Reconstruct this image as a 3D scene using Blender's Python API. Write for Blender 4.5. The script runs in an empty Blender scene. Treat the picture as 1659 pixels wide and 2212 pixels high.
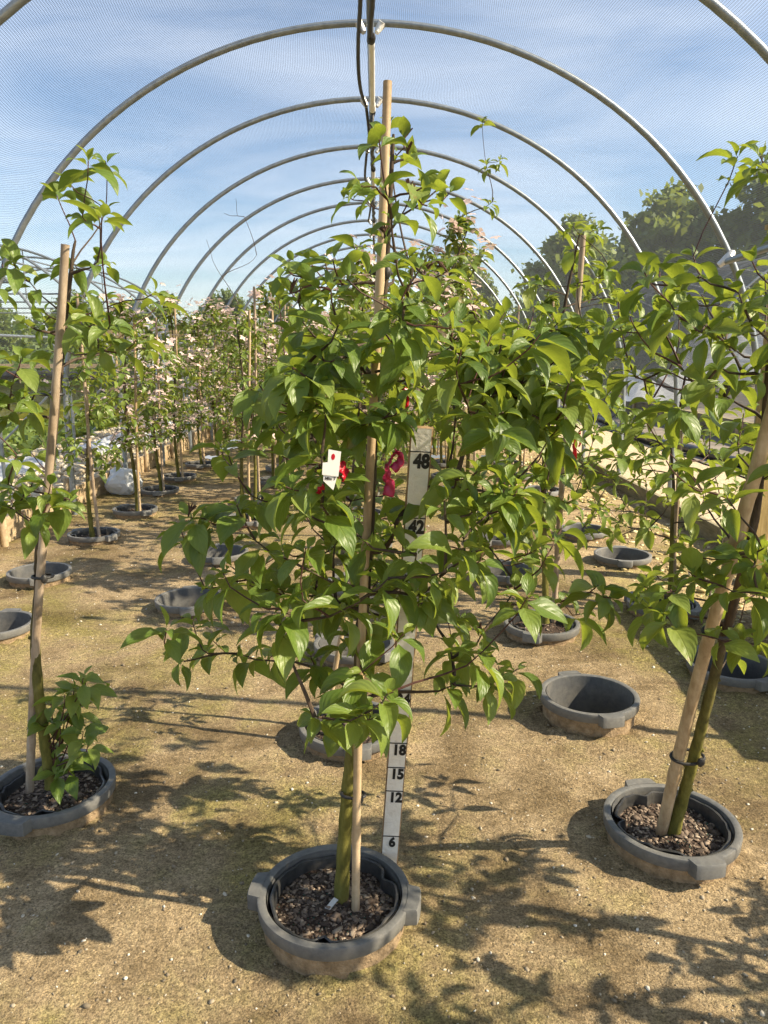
import bpy, math, random
import numpy as np
from mathutils import Vector, Matrix, noise as mnoise

R = math.radians
sc = bpy.context.scene
COL = sc.collection
rng = np.random.default_rng(7)
random.seed(7)

# ------------------------------------------------------------------ camera
H = 1.43
PITCH = R(11.8)
YAW = R(-0.6)
FPX = 1660.0
cam_d = bpy.data.cameras.new("camera")
cam_d.sensor_fit = 'HORIZONTAL'
cam_d.sensor_width = 36.0
cam_d.lens = 36.0 * FPX / 1659.0
cam_d.clip_start = 0.05
cam_d.clip_end = 3000
cam = bpy.data.objects.new("camera", cam_d)
COL.objects.link(cam)
cam.location = (0, 0, H)
cam.rotation_euler = (R(90) - PITCH, 0, YAW)
sc.camera = cam
CM = cam.rotation_euler.to_matrix()


def ray(px, py):
    return CM @ Vector(((px - 829.5) / FPX, (1106 - py) / FPX, -1.0))


def at(px, py, Y):
    d = ray(px, py)
    s = Y / d.y
    return Vector((d.x * s, Y, H + d.z * s))


def ground(px, py, z=0.0):
    d = ray(px, py)
    s = (z - H) / d.z
    return Vector((d.x * s, d.y * s, z))


# ------------------------------------------------------------------ tags
def tag(o, label=None, cat=None, group=None, kind=None):
    if label:
        o['label'] = label
    if cat:
        o['category'] = cat
    if group:
        o['group'] = group
    if kind:
        o['kind'] = kind
    return o


def empty(name, loc, label, cat, group=None):
    o = bpy.data.objects.new(name, None)
    COL.objects.link(o)
    o.location = loc
    o.empty_display_size = 0.05
    tag(o, label, cat, group)
    return o


def dup(root, loc, rotz=0.0, scale=1.0, label=None, group=None, cat=None):
    r = root.copy()
    COL.objects.link(r)
    r.location = loc
    r.rotation_euler = (0, 0, rotz)
    r.scale = (scale,) * 3
    tag(r, label, cat, group)
    for ch in list(root.children):
        c = ch.copy()
        COL.objects.link(c)
        c.parent = r
        for g in list(ch.children):
            d = g.copy()
            COL.objects.link(d)
            d.parent = c
    return r


# ------------------------------------------------------------------ mesh builder
class MB:
    def __init__(self):
        self.v = []
        self.f = []
        self.m = []
        self.uv = None

    def add(self, verts, faces, mi=0):
        o = len(self.v)
        self.v.extend([tuple(p) for p in verts])
        self.f.extend([tuple(i + o for i in f) for f in faces])
        self.m.extend([mi] * len(faces))

    def box(self, c, s, rz=0.0, mi=0, mat=None):
        hx, hy, hz = s[0] / 2, s[1] / 2, s[2] / 2
        vs = [Vector((x * hx, y * hy, z * hz)) for x in (-1, 1) for y in (-1, 1) for z in (-1, 1)]
        M = mat if mat is not None else Matrix.Rotation(rz, 3, 'Z')
        vs = [M @ p + Vector(c) for p in vs]
        self.add(vs, [(0, 1, 3, 2), (4, 6, 7, 5), (0, 4, 5, 1), (2, 3, 7, 6), (0, 2, 6, 4), (1, 5, 7, 3)], mi)

    def tube(self, pts, rad, n=8, mi=0, cap=True):
        pts = [Vector(p) for p in pts]
        k = len(pts)
        if not hasattr(rad, '__len__'):
            rad = [rad] * k
        tg = []
        for i in range(k):
            a = pts[max(0, i - 1)]
            b = pts[min(k - 1, i + 1)]
            d = (b - a)
            tg.append(d.normalized() if d.length > 1e-9 else Vector((0, 0, 1)))
        ref = Vector((1, 0, 0)) if abs(tg[0].x) < 0.8 else Vector((0, 1, 0))
        nrm = (ref - tg[0] * ref.dot(tg[0])).normalized()
        vs = []
        for i in range(k):
            nrm = (nrm - tg[i] * nrm.dot(tg[i]))
            nrm = nrm.normalized() if nrm.length > 1e-6 else tg[i].orthogonal().normalized()
            bi = tg[i].cross(nrm)
            for j in range(n):
                a = 2 * math.pi * j / n
                vs.append(pts[i] + (nrm * math.cos(a) + bi * math.sin(a)) * rad[i])
        fs = []
        for i in range(k - 1):
            for j in range(n):
                j2 = (j + 1) % n
                fs.append((i * n + j, i * n + j2, (i + 1) * n + j2, (i + 1) * n + j))
        if cap:
            fs.append(tuple(range(n - 1, -1, -1)))
            fs.append(tuple((k - 1) * n + j for j in range(n)))
        self.add(vs, fs, mi)

    def lathe(self, prof, n=48, c=(0, 0, 0), mi=0, a0=0.0, a1=2 * math.pi):
        full = abs(a1 - a0 - 2 * math.pi) < 1e-6
        k = len(prof)
        steps = n if full else n + 1
        vs = []
        for i in range(steps):
            a = a0 + (a1 - a0) * i / n
            for (r, z) in prof:
                vs.append((c[0] + r * math.cos(a), c[1] + r * math.sin(a), c[2] + z))
        fs = []
        for i in range(n):
            i2 = (i + 1) % steps
            for j in range(k - 1):
                fs.append((i * k + j, i2 * k + j, i2 * k + j + 1, i * k + j + 1))
        self.add(vs, fs, mi)

    def build(self, name, mats, parent=None, smooth=True, link=True):
        off = Vector(parent.location) if parent is not None else Vector((0, 0, 0))
        me = bpy.data.meshes.new(name)
        me.from_pydata([(p[0] - off.x, p[1] - off.y, p[2] - off.z) for p in self.v], [], self.f)
        if not isinstance(mats, (list, tuple)):
            mats = [mats]
        for m in mats:
            me.materials.append(m)
        if len(mats) > 1:
            me.polygons.foreach_set('material_index', self.m)
        if smooth:
            me.polygons.foreach_set('use_smooth', [True] * len(me.polygons))
            me.set_sharp_from_angle(angle=R(38))
        me.update()
        o = bpy.data.objects.new(name, me)
        COL.objects.link(o)
        if parent is not None:
            o.parent = parent
        return o


def np_mesh(name, V, F, mats, parent=None, uv=None, tint=None, mi=None, smooth=True):
    """V (n,3) world coordinates, F (m,k) constant face size."""
    off = np.array(parent.location) if parent is not None else np.zeros(3)
    V = (V - off).astype(np.float32)
    me = bpy.data.meshes.new(name)
    k = F.shape[1]
    me.vertices.add(len(V))
    me.vertices.foreach_set('co', V.ravel())
    me.loops.add(F.size)
    me.loops.foreach_set('vertex_index', F.ravel().astype(np.int32))
    me.polygons.add(len(F))
    me.polygons.foreach_set('loop_start', np.arange(0, F.size, k, dtype=np.int32))
    me.polygons.foreach_set('loop_total', np.full(len(F), k, dtype=np.int32))
    if not isinstance(mats, (list, tuple)):
        mats = [mats]
    for m in mats:
        me.materials.append(m)
    if mi is not None:
        me.polygons.foreach_set('material_index', mi.astype(np.int32))
    if smooth:
        me.polygons.foreach_set('use_smooth', np.ones(len(F), dtype=bool))
    me.update(calc_edges=True)
    if uv is not None:
        l = me.uv_layers.new(name='UVMap')
        l.data.foreach_set('uv', uv[F.ravel()].astype(np.float32).ravel())
    if tint is not None:
        a = me.attributes.new('tint', 'FLOAT', 'POINT')
        a.data.foreach_set('value', tint.astype(np.float32))
    o = bpy.data.objects.new(name, me)
    COL.objects.link(o)
    if parent is not None:
        o.parent = parent
    return o


# ------------------------------------------------------------------ materials
class NT:
    def __init__(self, name):
        self.mat = bpy.data.materials.new(name)
        self.mat.use_nodes = True
        self.t = self.mat.node_tree
        self.bsdf = self.t.nodes['Principled BSDF']
        self.out = self.t.nodes['Material Output']

    def n(self, typ, **kw):
        nd = self.t.nodes.new(typ)
        for k, v in kw.items():
            if k.startswith('i_'):
                key = k[2:]
                nd.inputs[int(key) if key.isdigit() else key].default_value = v
            else:
                setattr(nd, k, v)
        return nd

    def l(self, a, b):
        self.t.links.new(a, b)

    def noise(self, scale, detail=4, rough=0.6, vec=None, dist=0.0):
        nd = self.n('ShaderNodeTexNoise')
        nd.inputs['Scale'].default_value = scale
        nd.inputs['Detail'].default_value = detail
        nd.inputs['Roughness'].default_value = rough
        nd.inputs['Distortion'].default_value = dist
        if vec is not None:
            self.l(vec, nd.inputs['Vector'])
        return nd.outputs['Fac']

    def ramp(self, src, stops):
        nd = self.n('ShaderNodeValToRGB')
        e = nd.color_ramp.elements
        while len(e) < len(stops):
            e.new(0.5)
        for el, (p, c) in zip(e, stops):
            el.position = p
            el.color = c if len(c) == 4 else (*c, 1)
        self.l(src, nd.inputs['Fac'])
        return nd.outputs['Color']

    def mix(self, fac, a, b, mode='MIX'):
        nd = self.n('ShaderNodeMix', data_type='RGBA', blend_type=mode)
        for s, v in ((nd.inputs[0], fac), (nd.inputs[6], a), (nd.inputs[7], b)):
            if hasattr(v, 'links'):
                self.l(v, s)
            elif isinstance(v, (int, float)):
                s.default_value = v
            else:
                s.default_value = (*v, 1)
        return nd.outputs[2]

    def math(self, op, a, b=None, c=None):
        nd = self.n('ShaderNodeMath', operation=op)
        for i, v in enumerate((a, b, c)):
            if v is None:
                continue
            if hasattr(v, 'links'):
                self.l(v, nd.inputs[i])
            else:
                nd.inputs[i].default_value = v
        return nd.outputs[0]

    def bump(self, h, strength=0.5, dist=0.01):
        nd = self.n('ShaderNodeBump')
        nd.inputs['Strength'].default_value = strength
        nd.inputs['Distance'].default_value = dist
        self.l(h, nd.inputs['Height'])
        self.l(nd.outputs['Normal'], self.bsdf.inputs['Normal'])
        return nd

    def coord(self, which='Object'):
        return self.n('ShaderNodeTexCoord').outputs[which]

    def base(self, c, rough=0.6, metal=0.0, spec=0.4):
        s = self.bsdf.inputs['Base Color']
        if hasattr(c, 'links'):
            self.l(c, s)
        else:
            s.default_value = (*c, 1)
        if hasattr(rough, 'links'):
            self.l(rough, self.bsdf.inputs['Roughness'])
        else:
            self.bsdf.inputs['Roughness'].default_value = rough
        self.bsdf.inputs['Metallic'].default_value = metal
        self.bsdf.inputs['Specular IOR Level'].default_value = spec


def mottled(name, stops, scale, rough=0.7, bump=0.3, bscale=None, metal=0.0, spec=0.3, stretch=None, bdist=0.004):
    m = NT(name)
    v = m.coord('Object')
    if stretch:
        mp = m.n('ShaderNodeMapping')
        mp.inputs['Scale'].default_value = stretch
        m.l(v, mp.inputs['Vector'])
        v = mp.outputs['Vector']
    f = m.noise(scale, 6, 0.65, v)
    m.base(m.ramp(f, stops), rough, metal, spec)
    if bump:
        m.bump(m.noise(bscale or scale * 4, 4, 0.6, v), bump, bdist)
    return m.mat


def leaf_material(name, deep, mid, light, trans, tfac=0.34, veins=True, rough=0.42):
    m = NT(name)
    t = m.n('ShaderNodeAttribute', attribute_name='tint').outputs['Fac']
    col = m.ramp(t, [(0.0, deep), (0.5, mid), (1.0, light)])
    if veins:
        uv = m.n('ShaderNodeSeparateXYZ')
        m.l(m.n('ShaderNodeUVMap').outputs['UV'], uv.inputs[0])
        au = m.math('ABSOLUTE', m.math('SUBTRACT', uv.outputs['X'], 0.5))
        s = m.math('SUBTRACT', uv.outputs['Y'], m.math('MULTIPLY', m.math('POWER', au, 1.5), 1.3))
        tri = m.math('ABSOLUTE', m.math('SUBTRACT', m.math('FRACT', m.math('MULTIPLY', s, 5.0)), 0.5))
        vein = m.math('SUBTRACT', 1.0, m.math('MINIMUM', m.math('MULTIPLY', m.math('SUBTRACT', 0.5, tri), 9.0), 1.0))
        mid_ = m.math('SUBTRACT', 1.0, m.math('MINIMUM', m.math('MULTIPLY', au, 26.0), 1.0))
        vv = m.math('MAXIMUM', vein, mid_)
        col = m.mix(m.math('MULTIPLY', vv, 0.32), col, light)
        # browned edges on a few leaves
        nb = m.noise(14.0, 3, 0.6, m.coord('Object'))
        edge = m.math('MULTIPLY', m.math('GREATER_THAN', nb, 0.66), m.math('GREATER_THAN', uv.outputs['Y'], 0.72))
        col = m.mix(m.math('MULTIPLY', edge, 0.55), col, (0.22, 0.13, 0.04))
        h = m.math('ADD', m.math('MULTIPLY', tri, 1.4), m.math('MULTIPLY', mid_, -0.9))
        m.bump(h, 0.3, 0.003)
    n2 = m.noise(30.0, 3, 0.6, m.coord('Object'))
    col = m.mix(0.35, col, m.ramp(n2, [(0.3, (0.55, 0.55, 0.5)), (0.75, (1.15, 1.12, 0.95))]), 'MULTIPLY')
    m.base(col, rough, 0, 0.45)
    tr = m.n('ShaderNodeBsdfTranslucent')
    tc = m.ramp(t, [(0.0, tuple(c * 0.8 for c in trans)), (1.0, trans)])
    m.l(tc, tr.inputs['Color'])
    mx = m.n('ShaderNodeMixShader')
    mx.inputs[0].default_value = tfac
    m.l(m.bsdf.outputs[0], mx.inputs[1])
    m.l(tr.outputs[0], mx.inputs[2])
    m.l(mx.outputs[0], m.out.inputs['Surface'])
    return m.mat


M = {}
M['leaf'] = leaf_material('dogwood leaf', (0.055, 0.108, 0.017), (0.115, 0.19, 0.030), (0.25, 0.305, 0.072), (0.40, 0.48, 0.045), tfac=0.36)
M['leaf_far'] = leaf_material('dogwood leaf light', (0.060, 0.11, 0.019), (0.12, 0.19, 0.032), (0.24, 0.30, 0.070), (0.40, 0.46, 0.05), veins=False)
M['leaf_wood'] = leaf_material('woodland leaf', (0.065, 0.105, 0.020), (0.115, 0.165, 0.030), (0.18, 0.23, 0.045), (0.30, 0.36, 0.05), tfac=0.35, veins=False, rough=0.6)
M['leaf_weed'] = leaf_material('weed leaf', (0.05, 0.085, 0.018), (0.085, 0.135, 0.027), (0.16, 0.20, 0.045), (0.26, 0.33, 0.05), tfac=0.3, veins=False, rough=0.6)


def bark():
    m = NT('mossy bark')
    v = m.coord('Object')
    mp = m.n('ShaderNodeMapping')
    mp.inputs['Scale'].default_value = (1, 1, 0.35)
    m.l(v, mp.inputs['Vector'])
    f = m.noise(45, 6, 0.65, mp.outputs['Vector'])
    moss = m.ramp(f, [(0.3, (0.06, 0.055, 0.016)), (0.5, (0.135, 0.125, 0.026)), (0.7, (0.20, 0.18, 0.05))])
    brown = m.ramp(f, [(0.3, (0.035, 0.026, 0.018)), (0.6, (0.085, 0.062, 0.04)), (0.8, (0.13, 0.11, 0.08))])
    z = m.n('ShaderNodeSeparateXYZ')
    m.l(v, z.inputs[0])
    k = m.math('ADD', m.math('MULTIPLY', z.outputs['Z'], 0.9), m.math('MULTIPLY', m.noise(5, 3, 0.6, v), 0.6))
    fac = m.ramp(k, [(0.6, (0, 0, 0)), (1.25, (1, 1, 1))])
    m.base(m.mix(fac, moss, brown), 0.8, 0, 0.2)
    m.bump(f, 0.6, 0.006)
    return m.mat


M['bark'] = bark()
M['twig'] = mottled('dark twig', [(0.3, (0.03, 0.022, 0.016)), (0.55, (0.075, 0.050, 0.032)), (0.8, (0.13, 0.10, 0.065))], 40, 0.7, 0.4)
M['redtwig'] = mottled('reddish young twig', [(0.3, (0.04, 0.016, 0.014)), (0.7, (0.10, 0.045, 0.03))], 40, 0.6, 0.2)
M['trunk_far'] = mottled('grey woodland bark', [(0.3, (0.05, 0.04, 0.03)), (0.7, (0.13, 0.11, 0.085))], 3, 0.85, 0.5, bdist=0.03)


def bamboo_mat(name, c0, c1, c2):
    m = NT(name)
    v = m.coord('Object')
    mp = m.n('ShaderNodeMapping')
    mp.inputs['Scale'].default_value = (60, 60, 2.2)
    m.l(v, mp.inputs['Vector'])
    f = m.noise(1.0, 5, 0.6, mp.outputs['Vector'])
    g = m.noise(9, 5, 0.7, v)
    a = m.ramp(f, [(0.3, c0), (0.55, c1), (0.8, c2)])
    dirt = m.ramp(g, [(0.42, (1, 1, 1)), (0.70, (0.45, 0.40, 0.31))])
    m.base(m.mix(0.75, a, dirt, 'MULTIPLY'), 0.6, 0, 0.3)
    m.bump(f, 0.15, 0.002)
    return m.mat


M['bamboo'] = bamboo_mat('bamboo tan', (0.34, 0.235, 0.13), (0.48, 0.36, 0.22), (0.58, 0.46, 0.31))
M['bamboo_grey'] = bamboo_mat('bamboo weathered', (0.25, 0.19, 0.13), (0.40, 0.31, 0.22), (0.50, 0.42, 0.33))


def plastic(name, c0, c1, rough=0.55, dust=(0.30, 0.27, 0.22), dfac=0.4):
    m = NT(name)
    v = m.coord('Object')
    f = m.noise(7, 6, 0.7, v)
    f2 = m.noise(60, 4, 0.7, v)
    a = m.ramp(f2, [(0.3, c0), (0.7, c1)])
    d = m.ramp(f, [(0.42, (0, 0, 0)), (0.8, (dfac, dfac, dfac))])
    m.base(m.mix(d, a, dust), rough, 0, 0.4)
    m.bump(f2, 0.12, 0.002)
    return m.mat


M['plastic'] = plastic('grey black pot plastic', (0.085, 0.088, 0.088), (0.135, 0.137, 0.132))
M['plastic_in'] = plastic('dusty pot inside', (0.065, 0.067, 0.068), (0.10, 0.101, 0.099), dust=(0.26, 0.235, 0.19), dfac=0.5)
M['liner'] = plastic('black liner plastic', (0.018, 0.019, 0.02), (0.035, 0.036, 0.037), rough=0.32, dfac=0.25)
M['black'] = plastic('black rubber', (0.012, 0.012, 0.013), (0.022, 0.022, 0.023), rough=0.5, dfac=0.12)
M['film_black'] = plastic('black plastic film', (0.012, 0.012, 0.014), (0.025, 0.026, 0.028), rough=0.35, dfac=0.2)
M['pvc'] = plastic('white pvc', (0.72, 0.72, 0.68), (0.80, 0.80, 0.76), rough=0.4, dust=(0.5, 0.46, 0.38), dfac=0.25)
M['dirtwall'] = mottled('sandy dirt crust', [(0.3, (0.16, 0.11, 0.06)), (0.55, (0.30, 0.215, 0.125)), (0.8, (0.42, 0.32, 0.20))], 30, 0.95, 0.9, 90, bdist=0.008)
M['mix'] = mottled('potting mix', [(0.3, (0.022, 0.015, 0.011)), (0.55, (0.07, 0.046, 0.033)), (0.8, (0.15, 0.10, 0.075))], 70, 0.95, 1.0, 120, bdist=0.01)
M['galv'] = mottled('galvanised steel', [(0.3, (0.19, 0.215, 0.235)), (0.6, (0.27, 0.30, 0.315)), (0.8, (0.36, 0.385, 0.39))], 22, 0.4, 0.15, metal=0.6, spec=0.5)
M['clamp'] = mottled('white zinc clamp', [(0.3, (0.55, 0.55, 0.53)), (0.7, (0.72, 0.72, 0.70))], 40, 0.4, 0.15, metal=0.3, spec=0.5)
M['wood'] = mottled('pale timber board', [(0.25, (0.22, 0.155, 0.085)), (0.5, (0.38, 0.285, 0.17)), (0.8, (0.50, 0.40, 0.26))], 6, 0.8, 0.4, 40, stretch=(6, 1, 6))
M['wood_old'] = mottled('weathered grey green timber', [(0.25, (0.085, 0.08, 0.04)), (0.5, (0.19, 0.165, 0.10)), (0.8, (0.33, 0.28, 0.19))], 5, 0.85, 0.4, 40, stretch=(5, 1, 5))
M['wood_moss'] = mottled('mossy timber', [(0.25, (0.06, 0.065, 0.012)), (0.5, (0.14, 0.15, 0.02)), (0.8, (0.27, 0.25, 0.055))], 4, 0.9, 0.5, 30, stretch=(1, 1, 3))
M['wood_yel'] = mottled('treated yellow timber', [(0.25, (0.20, 0.14, 0.05)), (0.55, (0.36, 0.26, 0.10)), (0.8, (0.46, 0.35, 0.16))], 6, 0.8, 0.4, 40, stretch=(8, 8, 1))
M['paint'] = mottled('worn white paint', [(0.28, (0.50, 0.45, 0.36)), (0.42, (0.70, 0.67, 0.60)), (0.7, (0.78, 0.76, 0.70))], 26, 0.7, 0.7, 110, bdist=0.003)
M['bareedge'] = mottled('bare stick edge', [(0.3, (0.16, 0.10, 0.05)), (0.7, (0.34, 0.23, 0.13))], 30, 0.8, 0.5)
M['ink'] = mottled('black paint', [(0.3, (0.012, 0.012, 0.012)), (0.7, (0.03, 0.03, 0.028))], 90, 0.6, 0.1)
M['bark_chip'] = None


def film(name, col, trans):
    m = NT(name)
    f = m.noise(5, 4, 0.6, m.coord('Object'))
    m.base(m.ramp(f, [(0.3, tuple(c * 0.88 for c in col)), (0.7, col)]), 0.3, 0, 0.5)
    tr = m.n('ShaderNodeBsdfTranslucent')
    tr.inputs['Color'].default_value = (*col, 1)
    mx = m.n('ShaderNodeMixShader')
    mx.inputs[0].default_value = trans
    m.l(m.bsdf.outputs[0], mx.inputs[1])
    m.l(tr.outputs[0], mx.inputs[2])
    m.l(mx.outputs[0], m.out.inputs['Surface'])
    return m.mat


M['film'] = film('white greenhouse film', (0.72, 0.74, 0.75), 0.35)
M['ribbon_red'] = film('red flagging tape', (0.55, 0.012, 0.03), 0.4)
M['ribbon_pink'] = film('faded crimson flagging tape', (0.45, 0.03, 0.09), 0.4)
M['tagcard'] = film('white tag', (0.78, 0.77, 0.72), 0.15)
M['petal'] = film('pale pink bract', (0.80, 0.62, 0.56), 0.25)
M['seed'] = mottled('withered flower head', [(0.3, (0.035, 0.018, 0.012)), (0.7, (0.12, 0.065, 0.035))], 60, 0.9, 0.4)


def attr_col(name, stops, rough=0.8, bscale=120):
    m = NT(name)
    t = m.n('ShaderNodeAttribute', attribute_name='tint').outputs['Fac']
    m.base(m.ramp(t, stops), rough, 0, 0.25)
    m.bump(m.noise(bscale, 3, 0.6, m.coord('Object')), 0.3, 0.002)
    return m.mat


M['chips'] = attr_col('bark chips', [(0, (0.025, 0.018, 0.014)), (0.4, (0.09, 0.066, 0.05)), (0.7, (0.23, 0.175, 0.13)), (0.97, (0.40, 0.33, 0.25)), (1, (0.03, 0.10, 0.075))])
M['pebbles'] = attr_col('sand pebbles', [(0, (0.10, 0.085, 0.06)), (0.4, (0.24, 0.19, 0.125)), (0.75, (0.42, 0.36, 0.26)), (1, (0.68, 0.64, 0.55))])
M['gravel'] = attr_col('pale gravel', [(0, (0.24, 0.19, 0.13)), (0.5, (0.46, 0.385, 0.26)), (1, (0.66, 0.58, 0.44))])
M['litter'] = attr_col('yellow litter', [(0, (0.20, 0.15, 0.06)), (0.5, (0.38, 0.30, 0.13)), (1, (0.60, 0.52, 0.32))])


def net_mat(name, pu, tu, pv, tv, col, tr_=0.25):
    m = NT(name)
    uv = m.n('ShaderNodeSeparateXYZ')
    m.l(m.n('ShaderNodeUVMap').outputs['UV'], uv.inputs[0])
    fu = m.math('LESS_THAN', m.math('FRACT', m.math('DIVIDE', uv.outputs['X'], pu)), tu)
    fv = m.math('LESS_THAN', m.math('FRACT', m.math('DIVIDE', uv.outputs['Y'], pv)), tv)
    a = m.math('MAXIMUM', fu, fv)
    m.base(col, 0.6, 0, 0.3)
    tl = m.n('ShaderNodeBsdfTranslucent')
    tl.inputs['Color'].default_value = (*col, 1)
    mx0 = m.n('ShaderNodeMixShader')
    mx0.inputs[0].default_value = tr_
    m.l(m.bsdf.outputs[0], mx0.inputs[1])
    m.l(tl.outputs[0], mx0.inputs[2])
    tp = m.n('ShaderNodeBsdfTransparent')
    mx = m.n('ShaderNodeMixShader')
    m.l(a, mx.inputs[0])
    m.l(tp.outputs[0], mx.inputs[1])
    m.l(mx0.outputs[0], mx.inputs[2])
    m.l(mx.outputs[0], m.out.inputs['Surface'])
    return m.mat


M['net'] = net_mat('grey shade net', 0.012, 0.14, 0.0105, 0.20, (0.10, 0.115, 0.13), 0.4)
M['net_black'] = net_mat('black shade cloth', 0.011, 0.36, 0.009, 0.36, (0.02, 0.021, 0.024), 0.1)


def ground_mat():
    m = NT('sandy ground')
    v = m.coord('Object')
    big = m.noise(0.9, 6, 0.62, v, 0.4)
    mid = m.noise(6.0, 8, 0.7, v)
    fine = m.noise(55.0, 6, 0.75, v)
    grit = m.noise(190.0, 3, 0.7, v)
    sand = m.ramp(mid, [(0.30, (0.20, 0.150, 0.085)), (0.5, (0.35, 0.272, 0.168)), (0.68, (0.47, 0.375, 0.245))])
    moss = m.ramp(fine, [(0.3, (0.10, 0.092, 0.020)), (0.55, (0.235, 0.215, 0.052)), (0.75, (0.34, 0.315, 0.10))])
    mk = m.math('ADD', m.math('MULTIPLY', big, 0.75), m.math('MULTIPLY', mid, 0.4))
    mf = m.ramp(mk, [(0.55, (0, 0, 0)), (0.67, (0.7, 0.7, 0.7))])
    c = m.mix(mf, sand, moss)
    speck = m.ramp(grit, [(0.36, (0.45, 0.43, 0.39)), (0.5, (1, 1, 1)), (0.66, (1.35, 1.32, 1.24))])
    c = m.mix(0.85, c, speck, 'MULTIPLY')
    fine2 = m.ramp(fine, [(0.3, (0.62, 0.6, 0.56)), (0.55, (1, 1, 1)), (0.75, (1.15, 1.13, 1.08))])
    c = m.mix(0.8, c, fine2, 'MULTIPLY')
    hs = []
    for sc_, lo in ((95.0, 0.5), (210.0, 0.45)):
        vo = m.n('ShaderNodeTexVoronoi')
        vo.inputs['Scale'].default_value = sc_
        m.l(v, vo.inputs['Vector'])
        cs = m.n('ShaderNodeSeparateColor')
        m.l(vo.outputs['Color'], cs.inputs[0])
        k = m.ramp(cs.outputs[0], [(0.0, (lo, lo * 0.98, lo * 0.92)), (0.3, (0.92, 0.91, 0.88)), (0.85, (1.05, 1.03, 1.0)), (1.0, (1.5, 1.46, 1.38))])
        c = m.mix(0.5, c, k, 'MULTIPLY')
        hs.append(m.math('MULTIPLY', m.math('SUBTRACT', 1.0, vo.outputs['Distance']), cs.outputs[1]))
    damp = m.ramp(m.noise(1.7, 6, 0.65, v, 0.5), [(0.40, (0.62, 0.60, 0.56)), (0.52, (1, 1, 1)), (0.7, (1.08, 1.07, 1.05))])
    c = m.mix(1.0, c, damp, 'MULTIPLY')
    m.base(c, 0.95, 0, 0.15)
    h = m.math('ADD', m.math('MULTIPLY', fine, 0.7), m.math('MULTIPLY', grit, 0.35))
    h = m.math('ADD', h, m.math('ADD', m.math('MULTIPLY', hs[0], 0.35), m.math('MULTIPLY', hs[1], 0.2)))
    m.bump(h, 0.9, 0.012)
    return m.mat


M['ground'] = ground_mat()
M['gravel_base'] = mottled('gravel bed base', [(0.3, (0.22, 0.175, 0.11)), (0.5, (0.42, 0.35, 0.23)), (0.7, (0.60, 0.52, 0.37))], 38, 0.95, 1.0, 60, bdist=0.02)
M['path'] = mottled('cream gravel path', [(0.3, (0.26, 0.20, 0.125)), (0.5, (0.40, 0.32, 0.205)), (0.7, (0.52, 0.425, 0.29))], 26, 0.95, 0.9, 60, bdist=0.015)
M['groundcloth'] = mottled('grey brown ground cloth', [(0.3, (0.10, 0.085, 0.07)), (0.7, (0.20, 0.175, 0.14))], 3, 0.9, 0.5, 40)

# ------------------------------------------------------------------ sun and sky
SUN_E, SUN_A = R(38), R(13)      # elevation; swung from +X towards the camera side
sdir = Vector((math.cos(SUN_E) * math.cos(SUN_A), -math.cos(SUN_E) * math.sin(SUN_A), math.sin(SUN_E)))
sun_d = bpy.data.lights.new('sun', 'SUN')
sun_d.energy = 5.0
sun_d.angle = R(0.53)
sun_d.color = (1.0, 0.86, 0.64)
sun = bpy.data.objects.new('sun', sun_d)
COL.objects.link(sun)
sun.rotation_euler = sdir.to_track_quat('Z', 'Y').to_euler()
sun.location = (6, -2, 8)

w = bpy.data.worlds.new("World")
sc.world = w
w.use_nodes = True
wt = w.node_tree
wt.nodes.clear()
wo = wt.nodes.new('ShaderNodeOutputWorld')
bg = wt.nodes.new('ShaderNodeBackground')
sky = wt.nodes.new('ShaderNodeTexSky')
sky.sky_type = 'NISHITA'
sky.sun_disc = False
sky.sun_elevation = SUN_E
sky.sun_rotation = math.atan2(sdir.x, sdir.y)
sky.air_density = 1.0
sky.dust_density = 1.0
sky.ozone_density = 2.2
bg.inputs['Strength'].default_value = 0.078
# wispy clouds, laid out on the sky sphere by direction
tc = wt.nodes.new('ShaderNodeTexCoord')
sep = wt.nodes.new('ShaderNodeSeparateXYZ')
wt.links.new(tc.outputs['Generated'], sep.inputs[0])


def wmath(op, a, b=None):
    nd = wt.nodes.new('ShaderNodeMath')
    nd.operation = op
    for i, v in enumerate((a, b)):
        if v is None:
            continue
        if hasattr(v, 'links'):
            wt.links.new(v, nd.inputs[i])
        else:
            nd.inputs[i].default_value = v
    return nd.outputs[0]


zz = wmath('ADD', wmath('MAXIMUM', sep.outputs['Z'], 0.0), 0.12)
comb = wt.nodes.new('ShaderNodeCombineXYZ')
wt.links.new(wmath('DIVIDE', sep.outputs['X'], zz), comb.inputs[0])
wt.links.new(wmath('DIVIDE', sep.outputs['Y'], zz), comb.inputs[1])
mp = wt.nodes.new('ShaderNodeMapping')
mp.inputs['Rotation'].default_value = (0, 0, R(20))
mp.inputs['Scale'].default_value = (0.75, 1.25, 1)
mp.inputs['Location'].default_value = (0.35, 0.9, 0)
wt.links.new(comb.outputs[0], mp.inputs['Vector'])
cn = wt.nodes.new('ShaderNodeTexNoise')
cn.inputs['Scale'].default_value = 1.15
cn.inputs['Detail'].default_value = 8
cn.inputs['Roughness'].default_value = 0.58
cn.inputs['Distortion'].default_value = 0.6
wt.links.new(mp.outputs[0], cn.inputs['Vector'])
cr = wt.nodes.new('ShaderNodeValToRGB')
cr.color_ramp.elements[0].position = 0.36
cr.color_ramp.elements[0].color = (0.02, 0.02, 0.02, 1)
cr.color_ramp.elements[1].position = 0.80
cr.color_ramp.elements[1].color = (0.55, 0.55, 0.55, 1)
wt.links.new(cn.outputs['Fac'], cr.inputs[0])
cmx = wt.nodes.new('ShaderNodeMix')
cmx.data_type = 'RGBA'
wt.links.new(cr.outputs[0], cmx.inputs[0])
wt.links.new(sky.outputs[0], cmx.inputs[6])
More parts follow.
